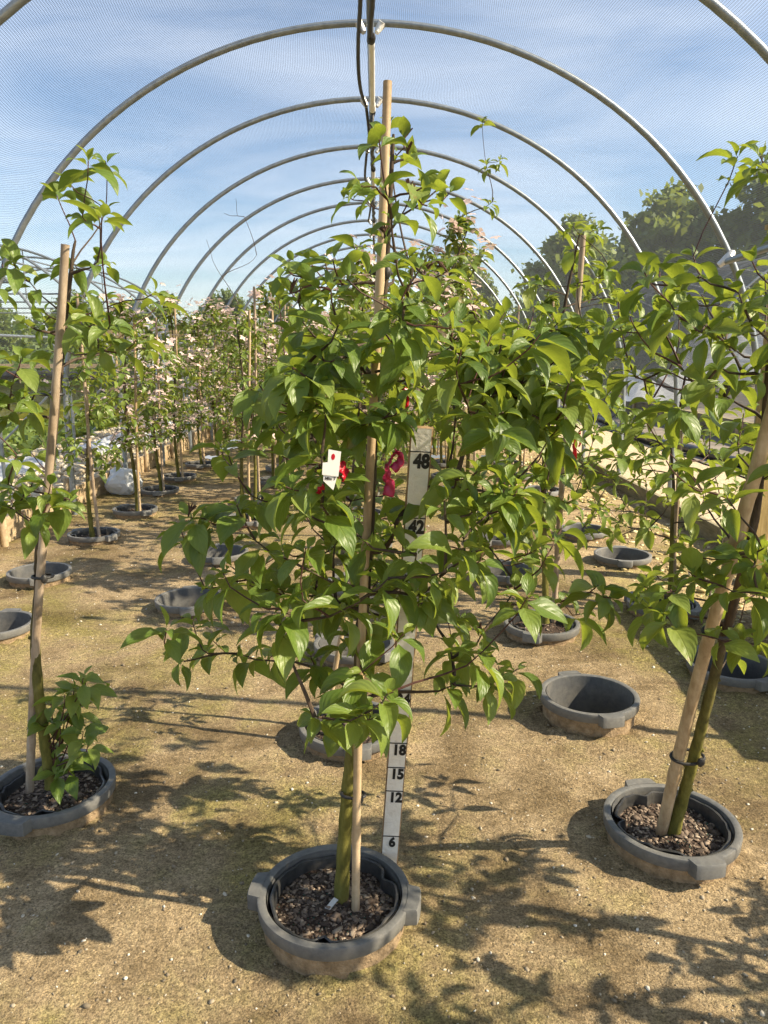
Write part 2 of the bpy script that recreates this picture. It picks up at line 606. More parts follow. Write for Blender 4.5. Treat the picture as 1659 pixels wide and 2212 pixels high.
cmx.inputs[7].default_value = (6.6, 6.9, 7.4, 1)
wt.links.new(cmx.outputs[2], bg.inputs['Color'])
wt.links.new(bg.outputs[0], wo.inputs['Surface'])

sc.view_settings.view_transform = 'Standard'
sc.view_settings.look = 'None'
sc.view_settings.exposure = 1.55
sc.view_settings.gamma = 1
sc.cycles.max_bounces = 8
sc.cycles.diffuse_bounces = 3
sc.cycles.glossy_bounces = 2
sc.cycles.transmission_bounces = 3
sc.cycles.transparent_max_bounces = 16
sc.cycles.use_denoising = True


# ------------------------------------------------------------------ leaves
def unit(a):
    return a / np.maximum(np.linalg.norm(a, axis=-1, keepdims=True), 1e-9)


class Leaves:
    def __init__(self):
        self.b, self.d, self.u, self.L, self.W, self.bend, self.fold, self.t = [], [], [], [], [], [], [], []

    def add(self, b, d, u, L, W, bend, fold, t):
        self.b.append(tuple(b)); self.d.append(tuple(d)); self.u.append(tuple(u))
        self.L.append(L); self.W.append(W); self.bend.append(bend); self.fold.append(fold); self.t.append(t)

    def cluster(self, tip, td, rg, L=0.09, pairs=3, tint=0.5, spread=1.0, droop=0.28):
        td = Vector(td).normalized()
        a0 = rg.uniform(0, math.pi)
        s = td.orthogonal().normalized()
        q = td.cross(s)
        for k in range(pairs):
            az = a0 + k * math.pi / 2 + rg.normal(0, 0.2)
            pol = (0.5, 1.05, 1.3, 1.4)[min(k, 3)] * spread
            for sgn in (0, math.pi):
                a = az + sgn + rg.normal(0, 0.18)
                r = s * math.cos(a) + q * math.sin(a)
                p = pol + rg.normal(0, 0.15)
                d = td * math.cos(p) + r * math.sin(p) + Vector((0, 0, -droop * (0.4 + 0.4 * k)))
                d.normalize()
                n = td * 0.6 + Vector((0, 0, 0.7)) + Vector(rg.normal(0, 0.25, 3))
                n = n - d * n.dot(d)
                if n.length < 1e-3:
                    n = d.orthogonal()
                n.normalize()
                l = L * (0.5, 0.88, 1.0, 0.95)[min(k, 3)] * rg.uniform(0.58, 1.25)
                bp = Vector(tip) - td * (0.012 * k) + r * 0.004
                self.add(bp, d, n, l, l * rg.uniform(0.44, 0.57), rg.uniform(0.55, 1.5), rg.uniform(0.15, 0.7),
                         float(np.clip(tint + rg.normal(0, 0.22), 0, 1)))

    def build(self, name, mat, parent=None, rows=7, cols=4, seed=1):
        rg = np.random.default_rng(seed)
        b = np.array(self.b); d = unit(np.array(self.d)); u = unit(np.array(self.u))
        L = np.array(self.L)[:, None]; W = np.array(self.W)[:, None]
        bend = np.array(self.bend)[:, None]; fold = np.array(self.fold)[:, None]
        N = len(b)
        s = unit(np.cross(d, u)); u = unit(np.cross(s, d))
        v = np.linspace(0, 1, rows + 1)
        pet = 0.10
        vb = np.clip((v - pet) / (1 - pet), 0, 1)
        prof = vb ** 0.60 * (1 - vb) ** 1.12
        prof = prof / prof.max()
        prof[0] = 0.03
        prof = np.maximum(prof, 0.025)
        uu = np.linspace(-1, 1, cols + 1)
        ph = rg.uniform(0, 6.28, (N, 1))
        tw = rg.normal(0, 0.45, (N, 1))
        pos = b.copy()
        V = np.zeros((N, rows + 1, cols + 1, 3))
        prev = 0.0
        for i in range(rows + 1):
            a = bend * v[i] ** 1.2
            if i > 0:
                am = (a + prev) / 2
                tm = d * np.cos(am) - u * np.sin(am)
                pos = pos + tm * L * (v[i] - v[i - 1])
            prev = a
            ni = u * np.cos(a) + d * np.sin(a)
            si = s * np.cos(tw * v[i]) + ni * np.sin(tw * v[i])
            ni2 = ni * np.cos(tw * v[i]) - s * np.sin(tw * v[i])
            hw = W * prof[i] / 2
            for j in range(cols + 1):
                q = uu[j]
                wav = np.sin(v[i] * 9 + ph + (1.7 if q > 0 else 0)) * 0.10 * abs(q) ** 2
                V[:, i, j, :] = pos + si * (q * hw * np.cos(fold * abs(q))) + ni2 * (hw * (abs(q) ** 1.3 * np.sin(fold) + wav))
        nv = (rows + 1) * (cols + 1)
        q = []
        for i in range(rows):
            for j in range(cols):
                a = i * (cols + 1) + j
                q.append((a, a + 1, a + cols + 2, a + cols + 1))
        q = np.array(q)
        F = (q[None] + (np.arange(N) * nv)[:, None, None]).reshape(-1, 4)
        uvv = np.zeros((rows + 1, cols + 1, 2))
        uvv[..., 0] = (uu[None, :] + 1) / 2
        uvv[..., 1] = v[:, None]
        uv = np.tile(uvv.reshape(-1, 2), (N, 1))
        t = np.repeat(np.array(self.t), nv)
        return np_mesh(name, V.reshape(-1, 3), F, mat, parent, uv=uv, tint=t)


def bez(p0, p1, p2, p3, n):
    out = []
    for i in range(n + 1):
        t = i / n
        a = 1 - t
        out.append(p0 * a ** 3 + p1 * 3 * a * a * t + p2 * 3 * a * t * t + p3 * t ** 3)
    return out


def resample(pts, step):
    pts = [Vector(p) for p in pts]
    out = [pts[0]]
    for a, b in zip(pts, pts[1:]):
        n = max(1, int((b - a).length / step))
        for i in range(1, n + 1):
            out.append(a.lerp(b, i / n))
    return out


def smooth_path(pts, n=6):
    pts = [Vector(p) for p in pts]
    out = []
    for i in range(len(pts) - 1):
        p0 = pts[max(0, i - 1)]; p1 = pts[i]; p2 = pts[i + 1]; p3 = pts[min(len(pts) - 1, i + 2)]
        for k in range(n):
            t = k / n
            out.append(0.5 * ((2 * p1) + (p2 - p0) * t + (2 * p0 - 5 * p1 + 4 * p2 - p3) * t * t + (3 * p1 - p0 - 3 * p2 + p3) * t ** 3))
    out.append(pts[-1])
    return out


def grow(trunk, tips, rg, min_trunk_i=0, zmin_frac=0.0):
    """attach every tip to the nearest fitting node; returns list of paths (pts, parent index, end dir)."""
    nodes = [p for p in trunk[min_trunk_i:]]
    owner = [-1] * len(nodes)
    ndir = [Vector((0, 0, 1))] * len(nodes)
    tarr = np.array([tuple(p) for p in trunk])

    def dtr(t):
        return float(np.min(np.linalg.norm(tarr - np.array(t), axis=1)))
    order = sorted(range(len(tips)), key=lambda i: dtr(tips[i]))
    paths = []
    P = np.array([tuple(p) for p in nodes])
    for i in order:
        t = Vector(tips[i])
        dv = np.array(t) - P
        dist = np.linalg.norm(dv, axis=1)
        rise = dv[:, 2]
        hor = np.linalg.norm(dv[:, :2], axis=1)
        cost = dist + 1.2 * np.maximum(0, 0.25 * hor - rise) + np.where(np.array(owner) < 0, 0.05, 0.0)
        j = int(np.argmin(cost))
        a = Vector(P[j])
        ln = (t - a).length
        d0 = ((t - a).normalized() * 1.0 + ndir[j] * (0.3 if owner[j] >= 0 else 0.2)).normalized()
        out = (t - a).normalized()
        e = (out * 0.7 + Vector((0, 0, 0.75)) + Vector(rg.normal(0, 0.2, 3))).normalized()
        n = max(3, int(ln / 0.05))
        jit = Vector(rg.normal(0, 0.035, 3)) * ln
        pts = bez(a, a + d0 * ln * 0.35 + jit, t - e * ln * 0.3 + jit * 0.5, t, n)
        paths.append([pts, owner[j], (pts[-1] - pts[-2]).normalized()])
        idx = len(paths) - 1
        for k in range(1, len(pts)):
            nodes.append(pts[k]); owner.append(idx); ndir.append((pts[k] - pts[k - 1]).normalized())
        P = np.array([tuple(p) for p in nodes])
    return paths


def make_tree(root, trunk_pts, trunk_r, tips, leafL, seed, leafmat, rows=7, cols=4, pairs=(2, 4), tint=0.5,
              tip_r=0.0014, one_branch=False, branch_from=0.25, extra=0.35, bare=0.0, bareup=None, droop=0.28, nside=7, airy=None):
    rg = np.random.default_rng(seed)
    tr = smooth_path(trunk_pts, 8)
    n = len(tr)
    mb = MB()
    rad = []
    for i in range(n):
        f = i / (n - 1)
        r = trunk_r * (1 - f) ** 0.8 + 0.0028
        r *= 1 + 0.22 * math.exp(-f * 26) + 0.06 * math.sin(i * 1.7 + seed)
        rad.append(r)
    mb.tube(tr, rad, 10)
    # healed nodes on the bark
    for k in range(4):
        i = int(rg.uniform(0.1, 0.4) * n)
        a = rg.uniform(0, 6.28)
        dirv = Vector((math.cos(a), math.sin(a), 0.4))
        mb.tube([tr[i] + dirv * rad[i] * 0.5, tr[i] + dirv * rad[i] * 1.35], [rad[i] * 0.55, rad[i] * 0.3], 6)
    dense = resample(tr, 0.03)
    paths = grow(dense, tips, rg, int(branch_from * len(dense)))
    cnt = [1] * len(paths)
    for i in range(len(paths) - 1, -1, -1):
        if paths[i][1] >= 0:
            cnt[paths[i][1]] += cnt[i]
    rootof = []
    for i, p in enumerate(paths):
        rootof.append(i if p[1] < 0 else rootof[p[1]])
    groups = {}
    lv = Leaves()
    for i, (pts, par, ed) in enumerate(paths):
        r0 = tip_r + 0.0009 * math.sqrt(cnt[i]) if cnt[i] > 1 else tip_r * 1.15
        if par < 0:
            r0 *= 1.25
        k = len(pts)
        rr = [r0 + (tip_r - r0) * (j / (k - 1)) for j in range(k)]
        key = 0 if one_branch else rootof[i]
        if one_branch:
            mb.tube(pts, rr, 5, mi=1)
        else:
            groups.setdefault(key, MB()).tube(pts, rr, nside, mi=1 if cnt[i] <= 2 else 0)
        td = (ed + Vector((0, 0, 0.45))).normalized()
        isbare = rg.random() < bare or (bareup is not None and pts[-1].z > bareup)
        if not isbare:
            hi = (pts[-1].z - tr[0].z) / max(0.2, tr[-1].z - tr[0].z)
            np_ = int(rg.integers(pairs[0], pairs[1]))
            if airy and hi > airy:
                np_ = 2
            lv.cluster(pts[-1], td, rg, leafL * (0.86 if airy and hi > airy else 1.0), np_, tint, droop=droop)
            if rg.random() < extra and k > 4:
                j = int(k * rg.uniform(0.55, 0.85))
                lv.cluster(pts[j], (pts[j] - pts[j - 1] + Vector((0, 0, 0.02))), rg, leafL * 0.9, 1, tint - 0.1, spread=2.3, droop=droop)
    mb.build('trunk', [M['bark'], M['twig']], root)
    for key, g in groups.items():
        g.build('branch', [M['twig'], M['redtwig']], root)
    lv.build('foliage', leafmat, root, rows, cols, seed)
    return paths


# ------------------------------------------------------------------ stones / chips
ICO_V = None


def stones(name, P, S, mat, tint, seed, flat=(0.45, 0.8), parent=None, sink=0.3, irr=(0.72, 1.22)):
    rg = np.random.default_rng(seed)
    t = (1 + 5 ** 0.5) / 2
    iv = np.array([(-1, t, 0), (1, t, 0), (-1, -t, 0), (1, -t, 0), (0, -1, t), (0, 1, t), (0, -1, -t), (0, 1, -t), (t, 0, -1), (t, 0, 1), (-t, 0, -1), (-t, 0, 1)])
    iv = iv / np.linalg.norm(iv[0])
    fc = np.array([(0, 11, 5), (0, 5, 1), (0, 1, 7), (0, 7, 10), (0, 10, 11), (1, 5, 9), (5, 11, 4), (11, 10, 2), (10, 7, 6), (7, 1, 8), (3, 9, 4), (3, 4, 2), (3, 2, 6), (3, 6, 8), (3, 8, 9), (4, 9, 5), (2, 4, 11), (6, 2, 10), (8, 6, 7), (9, 8, 1)])
    N = len(P)
    V = np.repeat(iv[None], N, 0) * rg.uniform(*irr, (N, 12, 1))
    V = V * np.stack([rg.uniform(0.8, 1.35, N), rg.uniform(0.6, 1.0, N), rg.uniform(*flat, N)], 1)[:, None, :]
    a = rg.uniform(0, 6.28, N); b = rg.normal(0, 0.35, N)
    x, y, z = V[..., 0], V[..., 1], V[..., 2]
    y2 = y * np.cos(b)[:, None] - z * np.sin(b)[:, None]; z2 = y * np.sin(b)[:, None] + z * np.cos(b)[:, None]
    x3 = x * np.cos(a)[:, None] - y2 * np.sin(a)[:, None]; y3 = x * np.sin(a)[:, None] + y2 * np.cos(a)[:, None]
    V = np.stack([x3, y3, z2], -1) * S[:, None, None] / 2
    V[..., 2] += S[:, None] * (0.5 - sink) * 0.5
    V = V + P[:, None, :]
    F = (fc[None] + (np.arange(N) * 12)[:, None, None]).reshape(-1, 3)
    return np_mesh(name, V.reshape(-1, 3), F, mat, parent, tint=np.repeat(tint, 12), smooth=False)


# ------------------------------------------------------------------ pots
POT_R = 0.19
# (x, y, kind, rim height above ground, handle angle)
pots = []


def pot_px(px, py, rim=0.075):
    g = ground(px, py, rim)
    return g.x, g.y


near = {
    'main': (*pot_px(722, 1925, 0.098), 0.098),
    'left': (*pot_px(112, 1692, 0.085), 0.085),
    'right': (*pot_px(1450, 1768, 0.085), 0.085),
}


def make_pot(root, filled, seed, handle=R(90), chips=260, rim=0.08, lean=0.0):
    rg = np.random.default_rng(seed)
    c = Vector(root.location)
    cx, cy, cz = c.x, c.y, c.z + rim
    s = MB()
    s.lathe([(0.180, -0.028), (0.178, -0.09), (0.172, -0.14)], 48, (cx, cy, cz), 1)            # soil crusted outside
    s.lathe([(0.168, -0.004), (0.163, -0.05), (0.150, -0.24), (0.143, -0.30), (0.0005, -0.302)], 48, (cx, cy, cz), 0)
    s.build('socket', [M['plastic_in'], M['dirtwall']], root)
    r = MB()
    r.lathe([(0.179, -0.036), (0.1895, -0.036), (0.191, -0.034), (0.193, -0.005), (0.1915, -0.001), (0.189, 0.0), (0.176, 0.0), (0.172, -0.002), (0.1695, -0.012)], 64, (cx, cy, cz))
    r.build('rim', M['plastic'], root)
    for hs in (0, math.pi):
        h = MB()
        n = 16
        hw = R(15)
        prof_n = 7
        vs = []
        for i in range(n + 1):
            f = i / n
            a = handle + hs - hw + 2 * hw * f
            k = min(1.0, min(f, 1 - f) * 7.0)
            k = k * k * (3 - 2 * k)
            ro = 0.1905 + 0.028 * k
            for (rr, z) in ((0.1875, -0.041), (ro - 0.002, -0.041), (ro, -0.039), (ro + 0.0005, -0.004), (ro - 0.0025, 0.0015), (0.186, 0.0015), (0.1855, -0.004)):
                vs.append((cx + rr * math.cos(a), cy + rr * math.sin(a), cz + z))
        fs = []
        for i in range(n):
            for j in range(prof_n - 1):
                a = i * prof_n + j
                fs.append((a, a + prof_n, a + prof_n + 1, a + 1))
        h.add(vs, fs)
        h.build('handle', M['plastic'], root)
    if filled:
        l = MB()
        n = 96
        vs = []
        amp = rg.uniform(0.004, 0.010)
        ph = rg.uniform(0, 6.28, 6)
        for i in range(n):
            a = 2 * math.pi * i / n
            w_ = sum(math.sin(a * k + ph[j]) / (1 + 0.25 * k) for j, k in enumerate((2, 3, 5, 9, 14, 22)))
            pinch = math.exp(-((((a - ph[0]) % 6.28) - 3.1) / 0.10) ** 2) * 0.026 + math.exp(-((((a - ph[2]) % 6.28) - 3.1) / 0.14) ** 2) * 0.020
            rt = 0.1605 - abs(w_) * amp * 0.7 - pinch
            zt = -0.010 + w_ * amp * 0.9 - pinch * 0.15
            for (dr, z) in ((0.004, zt - 0.002), (0.0, zt), (-0.0045, zt - 0.001), (-0.007, zt - 0.012), (-0.008, -0.09)):
                vs.append((cx + (rt + dr) * math.cos(a), cy + (rt + dr) * math.sin(a), cz + z))
        fs = []
        for i in range(n):
            i2 = (i + 1) % n
            for j in range(4):
                fs.append((i * 5 + j, i2 * 5 + j, i2 * 5 + j + 1, i * 5 + j + 1))
        l.add(vs, fs)
        l.build('liner', M['liner'], root)
        sm = MB()
        rings = 14
        vs = [(cx, cy, cz - 0.045)]
        fs = []
        for i in range(1, rings + 1):
            for j in range(40):
                a = 2 * math.pi * j / 40
                rr = 0.158 * i / rings
                x, y = cx + rr * math.cos(a), cy + rr * math.sin(a)
                z = cz - 0.048 + 0.012 * mnoise.noise(Vector((x * 14, y * 14, seed))) + 0.008 * (1 - i / rings)
                vs.append((x, y, z))
        for j in range(40):
            fs.append((0, 1 + j, 1 + (j + 1) % 40))
        for i in range(rings - 1):
            for j in range(40):
                a = 1 + i * 40 + j; b = 1 + i * 40 + (j + 1) % 40
                fs.append((a, a + 40, b + 40, b))
        sm.add(vs, fs)
        mixo = sm.build('potting_mix', M['mix'], root)
        if chips:
            rr = 0.150 * np.sqrt(rg.random(chips)); a = rg.uniform(0, 6.28, chips)
            x = cx + rr * np.cos(a); y = cy + rr * np.sin(a)
            z = np.array([cz - 0.048 + 0.012 * mnoise.noise(Vector((xx * 14, yy * 14, seed))) + 0.008 * (1 - q / 0.158) for xx, yy, q in zip(x, y, rr)])
            S = np.exp(rg.normal(math.log(0.011), 0.4, chips))
            tt = np.clip(rg.beta(2.0, 2.0, chips), 0, 0.96)
            gm = rg.random(chips) < 0.10
            tt[gm] = 1.0; S[gm] = 0.005
            o = stones('bark_chips', np.stack([x, y, z], 1), S, M['chips'], tt, seed, flat=(0.14, 0.36), irr=(0.45, 1.35))
            o.parent = root
            me = o.data
            co = np.zeros(len(me.vertices) * 3, np.float32)
            me.vertices.foreach_get('co', co)
            co = co.reshape(-1, 3) - np.array(root.location, dtype=np.float32)
            me.vertices.foreach_set('co', co.ravel())
            o['kind'] = 'stuff'


def bamboo(name, p0, p1, r, label, group, mat='bamboo', node=0.24, cat='stake'):
    p0 = Vector(p0); p1 = Vector(p1)
    mb = MB()
    L = (p1 - p0).length
    pts, rad = [], []
    d = (p1 - p0)
    m = int(L / 0.02)
    bow = d.cross(Vector((0, 1, 0))).normalized() * 0.008
    nz = [node * (0.7 + 0.12 * ((k * 7) % 5)) + k * node for k in range(int(L / node) + 1)]
    for i in range(m + 1):
        f = i / m
        s = f * L
        rr = r * (1.06 - 0.16 * f)
        for q in nz:
            e = abs(s - q)
            if e < 0.011:
                rr *= 1.10
            elif e < 0.03:
                rr *= 0.985
        pts.append(p0 + d * f + bow * math.sin(f * math.pi * 1.6))
        rad.append(rr)
    mb.tube(pts, rad, 12, cap=False)
    # hollow cut end
    top = pts[-1]
    u = d.normalized()
    mb.tube([top, top - u * 0.001, top - u * 0.03], [rad[-1], rad[-1] * 0.68, rad[-1] * 0.6], 12)
    o = mb.build(name, M[mat], None)
    # origin at the foot
    me = o.data
    me.transform(Matrix.Translation(-p0))
    o.location = p0
    tag(o, label, cat, group)
    return o


def tie(pos, r, axis, label, n=26):
    mb = MB()
    ax = Vector(axis).normalized()
    q = Matrix.Rotation(0, 3, 'Z')
    u = ax.orthogonal().normalized(); v = ax.cross(u)
    # oval band round both trunk and stake, long axis along x
    ex = Vector((1, 0, 0)); ex = (ex - ax * ex.dot(ax)).normalized(); ey = ax.cross(ex)
    pts = [Vector(pos) + ex * r[0] * math.cos(2 * math.pi * i / n) + ey * r[1] * math.sin(2 * math.pi * i / n) for i in range(n + 1)]
    mb.tube(pts, 0.0042, 7)
    k = Vector(pos) + ex * (r[0] * 0.55) - Vector((0, r[1] + 0.004, 0))
    mb.tube([k + ax * -0.013, k + ax * -0.004, k + ax * 0.006, k + ax * 0.013], [0.005, 0.010, 0.010, 0.005], 8)
    o = mb.build('tree_tie', M['black'], None)
    o.data.transform(Matrix.Translation(-Vector(pos)))
    o.location = pos
    tag(o, label, 'tie', 'black rubber ties holding trunks to stakes')
    return o


# ------------------------------------------------------------------ layout of the rows
ROWS = {
    'L2': 'the row along the left boards',
    'L1': 'the row left of centre',
    'C': 'the centre row',
    'R1': 'the row right of centre',
    'R2': 'the row along the right boards',
}
ORD = ['first', 'second', 'third', 'fourth', 'fifth', 'sixth', 'seventh', 'eighth', 'ninth', 'tenth', 'eleventh', 'twelfth', 'thirteenth', 'fourteenth', 'fifteenth', 'sixteenth', 'seventeenth', 'eighteenth', 'nineteenth', 'twentieth', 'twenty-first', 'twenty-second']


def P(px, py, rim=0.07):
    return pot_px(px, py, rim)


layout = {
    'L2': [('E', *P(-12, 1345)), ('E', *P(85, 1232)), ('G', *P(203, 1150)), ('F', *P(292, 1097)), ('F', *P(345, 1055))],
    'L1': [('NL', near['left'][0], near['left'][1]), ('E', *P(410, 1290)), ('E', *P(476, 1190)), ('B', *P(530, 1118)), ],
    'C': [('NM', near['main'][0], near['main'][1]), ('S', *P(757, 1560)), ('E', *P(765, 1387)), ('TALL', -0.12, 4.45)],
    'R1': [('NR', near['right'][0], near['right'][1]), ('E', *P(1273, 1498, 0.10)), ('P7', *P(1170, 1343)), ('E', *P(1092, 1228)), ('E', *P(1078, 1156))],
    'R2': [('E', *P(1582, 1432)), ('P24', *P(1432, 1300)), ('E', *P(1345, 1196)), ('E', *P(1262, 1142)), ('G', *P(1172, 1056))],
}


def extend(row, x, y0, step, ymax, kinds):
    y = y0
    i = 0
    while y < ymax:
        layout[row].append((kinds[i % len(kinds)], x + random.uniform(-0.05, 0.05), y + random.uniform(-0.05, 0.05)))
        y += step
        i += 1


extend('L2', -2.2, 8.6, 0.98, 19.5, 'FFFFF')
extend('L1', -1.12, 7.25, 1.0, 20, 'FFFFF')
extend('C', -0.12, 5.5, 1.0, 20, 'FGFFF')
extend('R1', 0.85, 6.6, 1.0, 20, 'GFGFF')
extend('R2', 1.62, 8.55, 1.0, 17, 'GGFGG')

hole_list = []
for row in layout:
    for e in layout[row]:
        if e[2] < 13:
            hole_list.append((e[1], e[2]))
hole_arr = np.array(hole_list)


# ------------------------------------------------------------------ ground
def build_ground():
    x0, x1, y0, y1 = -2.82, 2.56, 0.4, 14.0
    cx = np.linspace(x0, x1, 136)
    ys = [y0]
    while ys[-1] < y1:
        ys.append(ys[-1] + 0.032 + 0.006 * max(0, ys[-1] - 3))
    cy = np.array(ys); cy = y0 + (cy - y0) * (y1 - y0) / (cy[-1] - y0)
    X, Y = np.meshgrid(cx, cy)
    nx, ny = len(cx), len(cy)
    X = X.ravel().copy(); Y = Y.ravel().copy()
    Z = np.zeros_like(X)
    D = np.sqrt((X[:, None] - hole_arr[None, :, 0]) ** 2 + (Y[:, None] - hole_arr[None, :, 1]) ** 2)
    k = D.argmin(1); dm = D[np.arange(len(X)), k]
    rh = 0.176
    edge = np.minimum.reduce([X - x0, x1 - X, Y - y0, y1 - Y])
    fade = np.clip(edge / 0.15, 0, 1)
    for i in range(len(X)):
        p = Vector((X[i], Y[i], 0))
        Z[i] = 0.014 * mnoise.noise(p * 1.7) + 0.006 * mnoise.noise(p * 7) + 0.004 * mnoise.noise(p * 19)
    Z = (Z + (0.010 + 0.010 * np.sin(X * 61) * np.sin(Y * 53) + 0.006 * np.sin(X * 131 + Y * 97)) * np.exp(-((dm - 0.175) / 0.06) ** 2)) * fade
    # face removal and snapping of the edge to the pot wall
    idx = np.arange(nx * ny).reshape(ny, nx)
    q = np.stack([idx[:-1, :-1], idx[:-1, 1:], idx[1:, 1:], idx[1:, :-1]], -1).reshape(-1, 4)
    fx = X[q].mean(1); fy = Y[q].mean(1)
    FD = np.sqrt((fx[:, None] - hole_arr[None, :, 0]) ** 2 + (fy[:, None] - hole_arr[None, :, 1]) ** 2).min(1)
    keep = FD > rh
    q2 = q[keep]
    used = np.zeros(nx * ny, bool); used[q2.ravel()] = True
    rem = np.zeros(nx * ny, bool); rem[q[~keep].ravel()] = True
    b = used & rem
    for i in np.where(b)[0]:
        h = hole_arr[k[i]]
        v = np.array([X[i] - h[0], Y[i] - h[1]])
        v = v / np.linalg.norm(v) * rh
        X[i], Y[i] = h[0] + v[0], h[1] + v[1]
    V = np.stack([X, Y, Z], 1)
    # surrounding land to the horizon
    B = 900.0
    n0 = len(V)
    ring = np.array([(x0, y0, 0), (x1, y0, 0), (x1, y1, 0), (x0, y1, 0), (-B, -200, 0), (B, -200, 0), (B, B * 2, 0), (-B, B * 2, 0)])
    V = np.concatenate([V, ring])
    F = np.concatenate([q2, np.array([(n0 + 4, n0 + 5, n0 + 1, n0), (n0 + 5, n0 + 6, n0 + 2, n0 + 1), (n0 + 6, n0 + 7, n0 + 3, n0 + 2), (n0 + 7, n0 + 4, n0, n0 + 3)])])
    o = np_mesh('ground', V, F, M['ground'])
    o['kind'] = 'structure'


build_ground()


def gz(x, y):
    p = Vector((x, y, 0))
    d = math.sqrt(((hole_arr - np.array([x, y])) ** 2).sum(1).min())
    return 0.014 * mnoise.noise(p * 1.7) + 0.006 * mnoise.noise(p * 7) + 0.004 * mnoise.noise(p * 19) + 0.009 * math.exp(-((d - 0.17) / 0.085) ** 2)


def scatter(n, xr, yr, seed, power=1.0):
    rg = np.random.default_rng(seed)
    x = rg.uniform(*xr, n)
    y = yr[0] + (yr[1] - yr[0]) * rg.random(n) ** power
    d = np.sqrt((x[:, None] - hole_arr[None, :, 0]) ** 2 + (y[:, None] - hole_arr[None, :, 1]) ** 2).min(1)
    m = d > 0.19
    return x[m], y[m], rg


x, y, rg = scatter(15000, (-2.75, 2.5), (0.75, 7.0), 3, 1.9)
z = np.array([gz(a, b) for a, b in zip(x, y)])
S = np.exp(rg.normal(math.log(0.0058), 0.45, len(x)))
tt = np.clip(rg.beta(1.3, 1.2, len(x)), 0, 1)
o = stones('pebbles', np.stack([x, y, z], 1), S, M['pebbles'], tt, 5, sink=0.35)
o['kind'] = 'stuff'
tag(o, 'small pale pebbles and grit lying over the sand', 'pebbles')

# ------------------------------------------------------------------ gravel bed, path, boards
def sheet(name, x0, x1, y0, y1, z, mat, kind='structure', amp=0.01, step=0.12, grow_=1.02):
    nx = max(2, int((x1 - x0) / step)); ny = max(2, int((y1 - y0) / (step * 1.6)))
    X, Y = np.meshgrid(np.linspace(x0, x1, nx + 1), np.linspace(y0, y1, ny + 1))
    X = X.ravel(); Y = Y.ravel()
    Z = np.array([z + amp * mnoise.noise(Vector((a * 2.3, b * 2.3, 3))) for a, b in zip(X, Y)])
    idx = np.arange((nx + 1) * (ny + 1)).reshape(ny + 1, nx + 1)
    F = np.stack([idx[:-1, :-1], idx[:-1, 1:], idx[1:, 1:], idx[1:, :-1]], -1).reshape(-1, 4)
    o = np_mesh(name, np.stack([X, Y, Z], 1), F, mat)
    o['kind'] = kind
    return o


XL, XR = -2.83, 2.57
sheet('gravel_bed', -4.6, XL - 0.03, 2.0, 24, 0.13, M['gravel_base'], amp=0.02)
sheet('gravel_path', XR + 0.045, 4.05, 2.0, 24, 0.07, M['path'], amp=0.012)
sheet('ground_cloth', 4.05, 5.5, 2.0, 26, 0.085, M['groundcloth'], amp=0.012)
rg = np.random.default_rng(12)
n = 3200
x = rg.uniform(-4.5, XL - 0.05, n); y = 3.5 + 12 * rg.random(n) ** 1.3
o = stones('gravel_stones', np.stack([x, y, np.full(n, 0.145)], 1), np.exp(rg.normal(math.log(0.045), 0.4, n)), M['gravel'], rg.beta(2, 1.6, n), 6, sink=0.3)
tag(o, 'pale broken stones covering the bed behind the left boards', 'gravel', kind='stuff')
n = 2600
x = rg.uniform(1.25, XR - 0.05, n); y = 3.3 + 8 * rg.random(n) ** 1.2
keep = (np.sqrt((x[:, None] - hole_arr[None, :, 0]) ** 2 + (y[:, None] - hole_arr[None, :, 1]) ** 2).min(1) > 0.2) & (x - 1.25 > rg.random(n) * 0.7)
x, y = x[keep], y[keep]
o = stones('fallen_gravel', np.stack([x, y, np.array([gz(a, b) for a, b in zip(x, y)])], 1), np.exp(rg.normal(math.log(0.024), 0.45, len(x))), M['litter'], rg.beta(2, 1.6, len(x)), 8, sink=0.3, flat=(0.25, 0.6))
tag(o, 'yellowish gravel and litter strewn beside the right boards', 'gravel', kind='stuff')


def board(xc, ya, yb, h, side, i, mat):
    mb = MB()
    t = 0.04
    xx = xc
    n = 10
    for k in range(n):
        pass
    mb.box((xx, (ya + yb) / 2, h / 2 - 0.03), (t, yb - ya - 0.006, h + 0.06))
    o = mb.build('edging_board', M[mat], None, smooth=False)
    b = o.modifiers.new('bevel', 'BEVEL'); b.width = 0.004; b.segments = 2
    o.data.transform(Matrix.Translation(-Vector((xx, (ya + yb) / 2, 0))))
    o.location = (xx, (ya + yb) / 2, 0)
    tag(o, f'{"pale" if side == "left" else "greenish"} timber edging board along the {side} of the bed, {ORD[i]} from the camera', 'board', f'timber edging boards on the {side}')
    return o


yy = 2.6
for i in range(6):
    board(XL, yy, yy + 2.4, 0.19, 'left', i, 'wood'); yy += 2.4
yy = 3.2
for i in range(5):
    board(XR + 0.02, yy, yy + 2.4, 0.14, 'right', i, 'wood_old'); yy += 2.4
k = 0
for yy in np.arange(4.4, 15.5, 1.22):
    mb = MB()
    hgt = 0.27 + 0.05 * math.sin(yy * 3)
    mb.tube([(XL + 0.047, yy, -0.1), (XL + 0.047, yy, hgt - 0.01), (XL + 0.047, yy, hgt)], [0.027, 0.027, 0.022], 10)
    o = mb.build('edging_peg', M['wood'], None)
    o.data.transform(Matrix.Translation(-Vector((XL + 0.047, yy, 0)))); o.location = (XL + 0.047, yy, 0)
    tag(o, f'round wooden peg holding the left edging boards, {ORD[k]} from the camera', 'peg', 'wooden pegs along the left boards')
    k += 1

